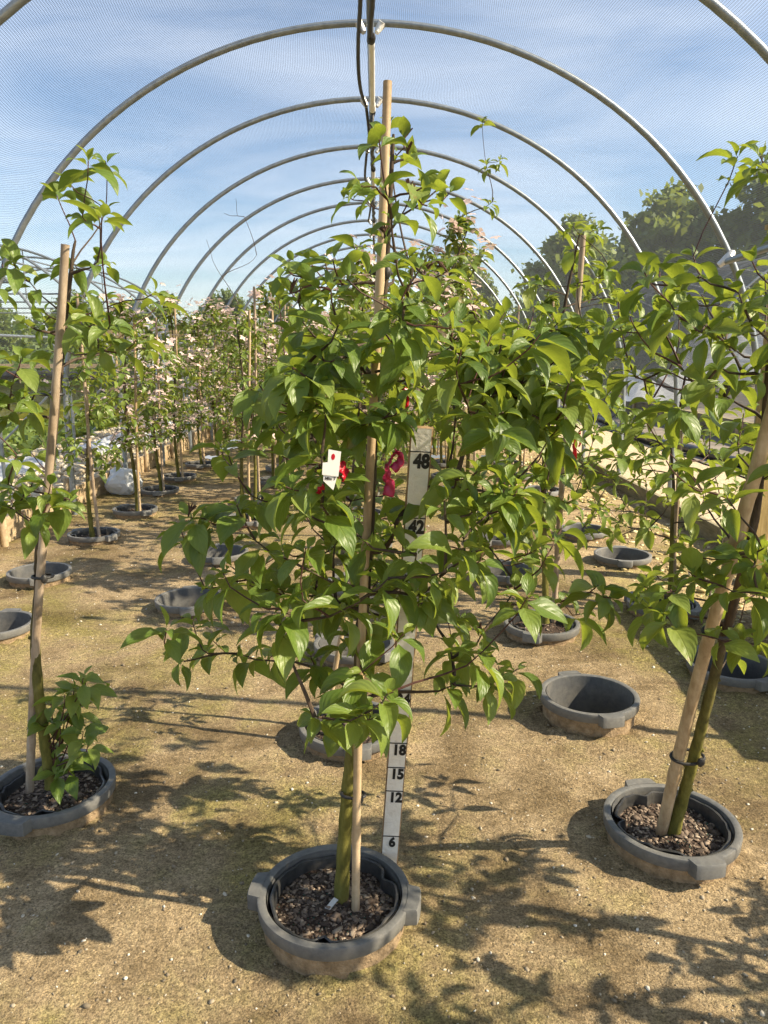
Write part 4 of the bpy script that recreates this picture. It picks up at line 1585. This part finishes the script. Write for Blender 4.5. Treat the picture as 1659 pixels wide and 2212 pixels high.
ms = empty('measuring_stick', (at(836, 1890, 1.87).x, 1.877, 0), 'white painted measuring stick with black inch numbers behind the front pot', 'measuring stick')
pb = at(841, 1850, 1.877 - kk * 0.07); pb = Vector((pb.x, 1.877 - kk * 0.07, 0.07))
pt = Vector((at(912, 926, 1.877 - kk * 1.27).x, 1.877 - kk * 1.27, 1.27))
ax = (pt - pb).normalized()
pbase = pb - ax * (0.07 / ax.z + 0.05)
side = Vector((1, 0, 0)); side = (side - ax * side.dot(ax)).normalized()
nrm = side.cross(ax)      # towards the camera (-y)
if nrm.y > 0:
    nrm = -nrm
SW, ST = 0.048, 0.019
L = (pt - pbase).length
mb = MB()


def sp(u, s, d):
    return pbase + ax * s + side * u + nrm * d


n = 40
vs = []
for i in range(n + 1):
    s = L * i / n
    j = 0.0006 * math.sin(i * 2.3)
    for (u, d) in ((-SW / 2 + 0.003, 0.0), (-SW / 2 + j, -0.002), (-SW / 2 + j, -ST), (SW / 2 - j, -ST), (SW / 2 - j, -0.002), (SW / 2 - 0.003, 0.0)):
        vs.append(sp(u, s, d))
fs, mi = [], []
for i in range(n):
    for j in range(6):
        a = i * 6 + j; b = i * 6 + (j + 1) % 6
        fs.append((a, b, b + 6, a + 6)); mi.append(0 if j == 5 else 1)
fs.append(tuple(range(5, -1, -1))); mi.append(1)
fs.append(tuple(n * 6 + j for j in range(6))); mi.append(1)
mb.add(vs, fs); mb.m = mi
mb.build('board', [M['paint'], M['bareedge']], ms, smooth=False)
basis = Matrix((side, ax, -nrm if False else nrm)).transposed()


def s_of_z(z):
    return (z - pbase.z) / ax.z


def text_mesh(s, size, loc, basis, mat, parent, bold=0.0, xs=1.0, name='number', align='CENTER'):
    cu = bpy.data.curves.new('t', 'FONT')
    cu.body = s
    cu.size = size
    cu.offset = bold
    cu.extrude = 0.0003
    cu.align_x = align
    cu.resolution_u = 4
    ob = bpy.data.objects.new('t', cu)
    COL.objects.link(ob)
    dg = bpy.context.evaluated_depsgraph_get()
    me = bpy.data.meshes.new_from_object(ob.evaluated_get(dg))
    bpy.data.objects.remove(ob)
    M4 = Matrix.Translation(loc) @ basis.to_4x4() @ Matrix.Diagonal((xs, 1, 1, 1))
    me.transform(Matrix.Translation(-Vector(parent.location)) @ M4)
    me.materials.clear(); me.materials.append(mat)
    o = bpy.data.objects.new(name, me)
    COL.objects.link(o)
    o.parent = parent
    return o


inch = 0.0254
for num in (6, 12, 15, 18, 24, 42, 48):
    s = s_of_z(num * inch)
    h = MB(); h.box(sp(0, s, 0.0011), (SW * 0.96, 0.0024, 0.0012), mat=basis); h.build('mark', M['ink'], ms, smooth=False)
    text_mesh(str(num), 0.044, sp(0.004, s - 0.036, 0.0010), basis, M['ink'], ms, bold=0.0022, xs=0.78)

# ------------------------------------------------------------------ tags and flagging tape
def ribbon(path, wdt, mat, label, twist=2.0, seed=0):
    pts = smooth_path(path, 6)
    V, F = [], []
    n = len(pts)
    for i, p in enumerate(pts):
        t = (pts[min(n - 1, i + 1)] - pts[max(0, i - 1)]).normalized()
        a = twist * i / n + seed
        s = Vector((math.cos(a), math.sin(a), 0)); s = (s - t * s.dot(t)).normalized()
        for q in (-1, -0.33, 0.33, 1):
            V.append(p + s * wdt / 2 * q + t.cross(s) * 0.003 * math.cos(q * 3 + i))
    for i in range(n - 1):
        for j in range(3):
            a = i * 4 + j
            F.append((a, a + 1, a + 5, a + 4))
    base = pts[0]
    V = np.array([tuple(v - base) for v in V])
    o = np_mesh('flagging_tape', V, np.array(F), M[mat])
    o.location = base
    sol = o.modifiers.new('thick', 'SOLIDIFY'); sol.thickness = 0.0008
    tag(o, label, 'tape', 'flagging tapes tied to branches')
    return o


def pp(lst, D):
    return [at(a, b, D) for a, b in lst]


ribbon(pp([(858, 972), (848, 985), (838, 1005), (836, 1030), (842, 1050), (838, 1072)], 1.45), 0.022, 'ribbon_pink', 'long crimson tape tied left of the measuring stick top', 2.2, 1)
ribbon(pp([(858, 975), (866, 990), (858, 1005), (848, 1015)], 1.44), 0.018, 'ribbon_pink', 'short crimson tape end beside the measuring stick top', 1.2, 2)
ribbon(pp([(872, 838), (878, 850), (880, 870), (876, 888), (880, 905)], 1.62), 0.012, 'ribbon_red', 'narrow red tape hanging above the measuring stick', 2.5, 0.4)
ribbon(pp([(1254, 935), (1246, 940), (1240, 960), (1241, 985), (1236, 1015)], 3.35), 0.024, 'ribbon_red', 'bright red tape hanging from the tree right of the stick', 3.0, 0.2)
ribbon(pp([(1248, 938), (1254, 950), (1250, 965)], 3.35), 0.018, 'ribbon_red', 'short red tape knot end on the tree right of the stick', 1.0, 0.9)
ribbon(pp([(732, 1003), (741, 1012), (745, 1028), (738, 1038), (730, 1032)], 1.42), 0.026, 'ribbon_red', 'red tape bunched behind the white tag', 1.6, 0.5)
ribbon(pp([(700, 1050), (692, 1056), (686, 1066)], 1.42), 0.012, 'ribbon_red', 'tiny scrap of red tape under the white tag', 0.8, 0.3)

tg = empty('hang_tag', at(715, 965, 1.36), 'white paper hang tag with small print on the centre tree', 'tag')
q = 1.36 / FPX
c = at(715, 1010, 1.36)
# upper card with a notch, lower strip, hole
tb = Matrix(((1, 0, 0), (0, 0, -1), (0, 1, 0)))  # local x,y -> world x,z
tb = Matrix.Rotation(R(12), 3, 'Z') @ Matrix.Rotation(R(4), 3, 'Y') @ tb


def card(poly, z, name, mat):
    mb = MB()
    P0 = [c + tb @ Vector((x * q, y * q, z)) for x, y in poly]
    P1 = [c + tb @ Vector((x * q, y * q, z - 0.0006)) for x, y in poly]
    k = len(poly)
    mb.add(P0 + P1, [tuple(range(k)), tuple(range(2 * k - 1, k - 1, -1))] + [(i, i + k, (i + 1) % k + k, (i + 1) % k) for i in range(k)])
    return mb.build(name, mat, tg, smooth=False)


card([(-19, -16), (17, -19), (20, 36), (-8, 40), (-8, 12), (-19, 10)], 0.002, 'card', M['tagcard'])
card([(-15, -30), (8, -50), (15, -18), (-16, -15.5)], 0.0, 'print_strip', M['tagcard'])
h = MB(); cc = c + tb @ Vector((3 * q, 24 * q, 0.0024))
h.add([cc + tb @ Vector((4.2 * q * math.cos(a), 7 * q * math.sin(a), 0)) for a in np.linspace(0, 6.28, 13)[:-1]], [tuple(range(12))])
h.build('eyelet', M['ribbon_red'], tg)
text_mesh('Mbx T', 9 * q, c + tb @ Vector((-12 * q, -27 * q, 0.0006)), tb, M['ink'], tg, bold=0.00012, name='print', align='LEFT')

# ------------------------------------------------------------------ loose things
def crumple(name, c, size, seed, mat, label, cat, group=None, sub=3, amp=0.35):
    import bmesh
    bm = bmesh.new()
    bmesh.ops.create_icosphere(bm, subdivisions=sub, radius=1.0)
    for v in bm.verts:
        n = v.co.normalized()
        d = 1 + amp * (mnoise.noise(n * 1.6 + Vector((seed, 0, 0))) + 0.6 * abs(mnoise.noise(n * 4 + Vector((0, seed, 0)))))
        v.co = n * d
        v.co.x *= size[0] / 2; v.co.y *= size[1] / 2; v.co.z *= size[2] / 2
        if v.co.z < -size[2] * 0.42:
            v.co.z = -size[2] * 0.42
    me = bpy.data.meshes.new(name)
    bm.to_mesh(me); bm.free()
    me.materials.append(mat)
    o = bpy.data.objects.new(name, me)
    COL.objects.link(o)
    o.location = Vector(c) + Vector((0, 0, size[2] * 0.42))
    tag(o, label, cat, group)
    return o


g = ground(270, 1066, 0)
crumple('plastic_bag', g, (0.34, 0.30, 0.30), 2, M['film'], 'crumpled white plastic bag against the left boards', 'bag')


def film_strip(x0, x1, y0, y1, z, hgt, seed, label):
    nx, ny = 26, 40
    V = []
    for j in range(ny + 1):
        for i in range(nx + 1):
            u = i / nx; v = j / ny
            xx = x0 + (x1 - x0) * u + 0.08 * mnoise.noise(Vector((v * 5, seed, 0)))
            yy_ = y0 + (y1 - y0) * v
            e = math.sin(math.pi * u) ** 0.6
            zz_ = z + hgt * e * (0.6 + 0.6 * abs(mnoise.noise(Vector((u * 5, v * 9, seed))))) + 0.01
            V.append((xx, yy_, zz_))
    idx = np.arange((nx + 1) * (ny + 1)).reshape(ny + 1, nx + 1)
    F = np.stack([idx[:-1, :-1], idx[:-1, 1:], idx[1:, 1:], idx[1:, :-1]], -1).reshape(-1, 4)
    o = np_mesh('plastic_sheet', np.array(V), F, M['film'])
    tag(o, label, 'plastic sheet', 'white greenhouse film left lying about')
    return o


film_strip(-4.3, -3.75, 6.3, 8.9, 0.14, 0.12, 1, 'white film gathered on the gravel, nearest at left')
film_strip(-3.9, -3.45, 9.6, 13.5, 0.14, 0.16, 4, 'long white film heap on the gravel beyond the bag')

# hanging white film by the left neighbour
def film_wall(name, p, w_, h_, seed, label, lean=0.25, mat='film', group='white greenhouse film left lying about', cat='plastic sheet', rot=0.0):
    nx, ny = 22, 18
    V = []
    for j in range(ny + 1):
        for i in range(nx + 1):
            u = i / nx - 0.5; v = j / ny
            ww = w_ * (1 - 0.35 * v)
            d = 0.10 * mnoise.noise(Vector((u * 6, v * 3, seed))) + 0.05 * mnoise.noise(Vector((u * 15, v * 6, seed)))
            q_ = Matrix.Rotation(rot, 3, 'Z') @ Vector((u * ww + 0.05 * mnoise.noise(Vector((v * 5, seed, 1))), d + lean * v, 0))
            V.append((p[0] + q_.x, p[1] + q_.y, p[2] + h_ * v * (1 + 0.1 * math.sin(u * 9 + seed))))
    idx = np.arange((nx + 1) * (ny + 1)).reshape(ny + 1, nx + 1)
    F = np.stack([idx[:-1, :-1], idx[:-1, 1:], idx[1:, 1:], idx[1:, :-1]], -1).reshape(-1, 4)
    o = np_mesh(name, np.array(V), F, M[mat])
    tag(o, label, cat, group)
    return o


q = at(330, 795, 14.5)
film_wall('plastic_sheet', (q.x, 14.5, 0.9), 0.75, 1.0, 3, 'white film bunched up beside the bare frame at left')
q = at(790, 850, 22); film_wall('plastic_sheet', (q.x, 22, 0.2), 1.0, 1.3, 6, 'white film hanging at the far end, left of the ridge')
q = at(935, 850, 21.5); film_wall('plastic_sheet', (q.x, 21.5, 0.2), 0.9, 0.9, 8, 'white film hanging at the far end, right of the ridge')

# ------------------------------------------------------------------ left neighbour frame
NC, NR_, NV, NLEG = -6.35, 2.75, 2.35, 0.75
for i, yh in enumerate([5.6, 7.4, 9.2, 11.0, 12.8, 14.6, 16.4]):
    a = MB()
    a.tube([(NC + NR_, yh, 0)] + hoop_pts(yh, 40, NR_, NV, NC, NLEG) + [(NC - NR_, yh, 0)], 0.019, 8)
    root = a.build('bare_hoop', M['galv'], None)
    root.data.transform(Matrix.Translation(-Vector((NC, yh, 0)))); root.location = (NC, yh, 0)
    h = MB(); zt = NLEG + NV * 0.62
    xw = NR_ * math.sqrt(1 - 0.62 ** 2)
    h.tube([(NC - xw, yh + 0.03, zt), (NC + xw, yh + 0.03, zt)], 0.013, 6)
    h.tube([(NC + 0.75, yh + 0.03, zt), (NC + 0.75, yh + 0.03, NLEG + NV * 0.96)], 0.011, 6)
    h.tube([(NC + NR_ * 0.98, yh + 0.03, NLEG + NV * 0.16), (NC + NR_ * 0.6, yh + 0.03, 0.15)], 0.013, 6)
    h.build('brace', M['galv'], root)
    tag(root, f'bare steel hoop of the uncovered tunnel at left, {ORD[i]} from the camera', 'hoop', 'bare hoops of the left tunnel')
for (dx, dz, nm) in ((0.0, 1.0, 'along the top'), (0.62, 0.78, 'on the near shoulder'), (0.93, 0.37, 'low on the near side')):
    h = MB(); h.tube([(NC + NR_ * dx, 5.4, NLEG + NV * dz - 0.03), (NC + NR_ * dx, 16.6, NLEG + NV * dz - 0.03)], 0.014, 8)
    o = h.build('purlin', M['galv'], None)
    tag(o, f'steel purlin of the left bare tunnel, {nm}', 'purlin', 'purlins of the left tunnel')

YW = 16.8
mw = empty('mossy_wall', (-7.2, YW, 0), 'low moss-green plank wall across the left tunnel', 'wall')
for k in range(4):
    h = MB(); h.box((-7.2, YW, 0.10 + k * 0.19), (7.6, 0.05, 0.186)); h.build('plank', M['wood_moss'], mw, smooth=False)
h = MB()
for k in range(8):
    h.box((-10.8 + k * 1.03, YW + 0.07, 0.42), (0.09, 0.08, 0.84))
h.build('backing_posts', M['wood_old'], mw, smooth=False)
h = MB(); n = 30
pts = [(-10.9 + 6.2 * k / n, YW - 0.10, 0.93 + 0.05 * mnoise.noise(Vector((k * 0.4, 2, 0)))) for k in range(n + 1)]
h.tube(pts, [0.10 + 0.03 * mnoise.noise(Vector((k * 0.5, 0, 4))) for k in range(n + 1)], 10)
o = h.build('film_roll', M['film_black'], None); tag(o, 'roll of black plastic film lying on the mossy wall', 'roll')
h = MB(); h.box((-7.2, YW + 0.25, 1.12), (7.8, 0.10, 0.09)); o = h.build('timber_rail', M['wood'], None, smooth=False); tag(o, 'pale timber rail behind the black roll at left', 'rail')
h = MB(); h.box((-5.3, YW + 3, 1.85), (3.2, 0.08, 0.20)); h.box((-6.6, YW + 3.06, 0.95), (0.12, 0.1, 1.9)); h.box((-4.0, YW + 3.06, 0.95), (0.12, 0.1, 1.9)); o = h.build('timber_fence', M['wood_yel'], None, smooth=False); tag(o, 'brown timber rail fence far behind the left tunnel', 'fence')

# ------------------------------------------------------------------ right neighbour
h = MB(); n = 40
pts = [(4.25 + 0.15 * math.sin(k * 0.25), 6.0 + 12 * k / n, 0.145 + 0.01 * math.sin(k)) for k in range(n + 1)]
h.tube(pts, [0.06 + 0.012 * mnoise.noise(Vector((k * 0.6, 0, 1))) for k in range(n + 1)], 10)
o = h.build('film_roll', M['film_black'], None); tag(o, 'long roll of black plastic film on the ground at right', 'roll')
rb = empty('raised_bed', (5.55, 14, 0), 'low weathered timber raised bed wall beyond the right path', 'raised bed')
for k in range(4):
    h = MB(); h.box((5.55, 9.6 + 3.4 * k, 0.20), (0.09, 3.39, 0.40)); h.build('plank', M['wood_old'], rb, smooth=False)
for k in range(9):
    h = MB(); h.box((5.485, 8.4 + 1.6 * k, 0.22), (0.035, 0.11, 0.43)); h.build('peg', M['wood'], rb, smooth=False)
sheet('raised_soil', 5.6, 12.0, 8, 26, 0.34, M['groundcloth'], amp=0.05, step=0.3)
BC, BR, BV, BLEG = 8.9, 3.1, 2.6, 0.55
bn = empty('black_net_house', (BC, 18, 0), 'black shade-cloth tunnel beyond the raised bed at right', 'tunnel')
net_mesh('net_cover', R(4), R(176), 50, 14.0, 30.0, 60, M['net_black'], BC, BR, BV, BLEG + 0.3, 0.10, 2.0, 14.0, bn)
for k in range(9):
    h = MB(); yh = 14.0 + 2.0 * k
    h.tube([(BC + BR, yh, 0.3)] + hoop_pts(yh, 36, BR, BV, BC, BLEG + 0.3) + [(BC - BR, yh, 0.3)], 0.02, 8); h.build('arch', M['galv'], bn)
q = at(1445, 852, 15.5)
film_wall('plastic_sheet', (q.x, 15.5, 0.45), 1.7, 0.55, 11, 'white film slope in front of the black shade tunnel', lean=0.9)
q = at(1560, 800, 16.5)
film_wall('plastic_sheet', (q.x + 0.2, 16.5, 0.75), 2.6, 1.1, 13, 'greyish film curtain hung inside the black shade tunnel', lean=0.1)
h = MB(); q = at(1390, 812, 15.3); q2 = at(1490, 862, 15.3)
pts = [q, at(1415, 818, 15.3), at(1440, 835, 15.3), at(1470, 845, 15.3), at(1560, 850, 15.3)]
h.tube(smooth_path(pts, 6), 0.05, 8); o = h.build('film_roll', M['film_black'], None); tag(o, 'black roll curving over the white film at right', 'roll')

# ------------------------------------------------------------------ woodland
def wood_tree(loc, seed, height, width, label, nleaf=5200, size=0.22, tint=0.45, group='trees beyond the tunnels'):
    rg = np.random.default_rng(seed)
    nleaf = int(nleaf * 1.5); size *= 1.35
    root = empty('woodland_tree', loc, label, 'tree', group)
    L = Vector(loc)
    mb = MB()
    top = height * 0.8
    tr = [L + Vector((0.15 * math.sin(seed + k), 0.15 * math.cos(seed * 2 + k), top * k / 6)) for k in range(7)]
    mb.tube(tr, [0.2 * height / 8 * (1 - 0.13 * k) + 0.02 for k in range(7)], 8)
    nodes = []
    nb = 26
    for k in range(nb):
        f = 0.22 + 0.75 * (k + 0.5) / nb
        a = k * 2.4 + rg.normal(0, 0.3)
        prof = math.sin(math.pi * min(1, 0.15 + f * 0.85)) ** 0.7
        rr = width / 2 * prof * rg.uniform(0.65, 1.1)
        b = tr[min(6, int(f * 6))]
        e = L + Vector((rr * math.cos(a), rr * math.sin(a), height * (f * 0.92 + 0.05) + rg.normal(0, 0.15)))
        mb.tube(bez(b, b.lerp(e, 0.4) + Vector((0, 0, 0.2)), b.lerp(e, 0.8) + Vector((0, 0, 0.2)), e, 5), [0.06, 0.05, 0.04, 0.03, 0.02, 0.012], 5)
        nodes.append(e); nodes.append(b.lerp(e, 0.65) + Vector(rg.normal(0, 0.25, 3)))
    nodes.append(L + Vector((0, 0, height * 0.97)))
    mb.build('trunk', M['trunk_far'], root)
    # leafy sprays round each bough end
    cen = np.array([tuple(p) for p in nodes])
    sub = []
    for cidx in range(len(cen)):
        m = 7
        rad = rg.uniform(0.5, 1.0) * width / 7
        v = rg.normal(0, 1, (m, 3)); v = unit(v) * rad * rg.uniform(0.5, 1.1, (m, 1)); v[:, 2] *= 0.75
        sub.append(cen[cidx] + v)
    sub = np.concatenate(sub)
    stint = rg.normal(0, 0.16, len(sub))
    pick = rg.integers(0, len(sub), nleaf)
    pos = sub[pick] + rg.normal(0, 1, (nleaf, 3)) * np.array([0.24, 0.24, 0.17]) * width / 5
    d = unit(rg.normal(0, 1, (nleaf, 3)) + np.array([0, 0, -0.3]))
    nn = unit(rg.normal(0, 0.7, (nleaf, 3)) + np.array([0, 0, 0.9]))
    s = unit(np.cross(d, nn))
    ln = size * rg.uniform(0.6, 1.4, (nleaf, 1))
    V = np.stack([pos - d * ln * 0.5, pos + s * ln * 0.33 + nn * ln * 0.1, pos + d * ln * 0.55, pos - s * ln * 0.33 + nn * ln * 0.1], 1).reshape(-1, 3)
    F = np.arange(nleaf * 4).reshape(-1, 4)
    t = np.clip(tint + stint[pick] + rg.normal(0, 0.12, nleaf), 0, 1)
    np_mesh('crown', V, F, M['leaf_wood'], root, tint=np.repeat(t, 4), smooth=False)
    return root


WG = 'trees beyond the tunnels'
w1 = wood_tree((17.5, 34, 0), 201, 9.6, 8.0, 'tallest dark broad tree at the right edge, beyond the black tunnel', 9000, 0.26, 0.32)
w2 = wood_tree((13.2, 36, 0), 202, 8.2, 6.5, 'dark rounded tree left of the tallest one at right', 8000, 0.26, 0.36)
w3 = wood_tree((7.6, 31, 0), 203, 6.4, 3.4, 'slim ragged tree right of the last hoops', 4200, 0.22, 0.5)
w4 = wood_tree((13.2, 26, 0), 204, 4.2, 4.2, 'yellow-green bushy tree in front of the dark right trees', 4200, 0.2, 0.85)


def wcopy(src, x, y, s, label, rot):
    return dup(src, (x, y, 0), rot, s, label, WG, 'tree')


wcopy(w2, 21.5, 37, 1.05, 'dark tree cut by the right frame edge', 1.0)
wcopy(w1, 10.6, 42, 0.80, 'dark mid-height tree behind the gap right of the hoops', 2.0)
wcopy(w4, 9.8, 25, 0.62, 'small yellowish bush beside the black tunnel roof', 0.6)
wcopy(w3, 4.6, 44, 1.12, 'loose pale tree seen through the far hoops, right of the ridge', 1.2)
wcopy(w3, 6.2, 47, 0.9, 'ragged low tree seen through the far hoops', 2.7)
wcopy(w2, 1.5, 58, 0.62, 'low far tree straight down the aisle', 0.4)
wcopy(w4, -2.4, 52, 0.95, 'low green far tree just left of the ridge line', 2.2)
wcopy(w3, -5.5, 46, 0.72, 'thin far tree left of the aisle', 0.9)
wcopy(w2, -9.0, 48, 0.58, 'bushy far tree behind the bare tunnel', 1.9)
wcopy(w4, -13.0, 44, 0.95, 'broad pale far tree behind the bare tunnel', 0.2)
wcopy(w1, -17.5, 46, 0.48, 'far tree behind the left end of the bare tunnel', 1.4)
wcopy(w3, -21.5, 44, 0.75, 'far tree at the left frame edge', 2.9)


def leaf_mass(name, boxes, n, size, seed, mat, label, tint=0.4):
    rg = np.random.default_rng(seed)
    V, T = [], []
    for (x0, x1, y0, y1, h, share) in boxes:
        m = int(n * share)
        x = rg.uniform(x0, x1, m); y = rg.uniform(y0, y1, m)
        hh = np.array([h * (0.65 + 0.55 * mnoise.noise(Vector((a * 0.35, b * 0.2, seed)))) for a, b in zip(x, y)])
        z = hh * rg.random(m) ** 0.7
        pos = np.stack([x, y, z], 1)
        d = unit(rg.normal(0, 1, (m, 3))); nn = unit(rg.normal(0, 0.7, (m, 3)) + np.array([0, 0, 0.9]))
        s = unit(np.cross(d, nn)); ln = size * rg.uniform(0.6, 1.4, (m, 1))
        V.append(np.stack([pos - d * ln * 0.5, pos + s * ln * 0.35, pos + d * ln * 0.55, pos - s * ln * 0.35], 1).reshape(-1, 3))
        tn = np.array([mnoise.noise(Vector((a * 0.8, b * 0.5, c * 0.9 + seed))) for a, b, c in pos])
        T.append(np.repeat(np.clip(tint + 0.35 * tn + rg.normal(0, 0.1, m), 0, 1), 4))
    V = np.concatenate(V); T = np.concatenate(T)
    o = np_mesh(name, V, np.arange(len(V)).reshape(-1, 4), M[mat], tint=T, smooth=False)
    tag(o, label, 'undergrowth', kind='stuff')
    return o


leaf_mass('far_woods', [(-34, -2, 50, 60, 4.4, 0.5), (-3, 10, 60, 68, 4.6, 0.25), (7, 30, 46, 54, 5.5, 0.25)], 34000, 0.42, 4, 'leaf_wood', 'far wood edge closing off the horizon', 0.35)
leaf_mass('weeds', [(-16, -4.2, 18.2, 26, 2.2, 0.45), (-10.5, -4.8, 6.5, 16, 0.16, 0.25), (3.0, 14, 27, 34, 2.6, 0.3)], 17000, 0.17, 9, 'leaf_weed', 'rank weeds and brambles between the tunnels', 0.45)
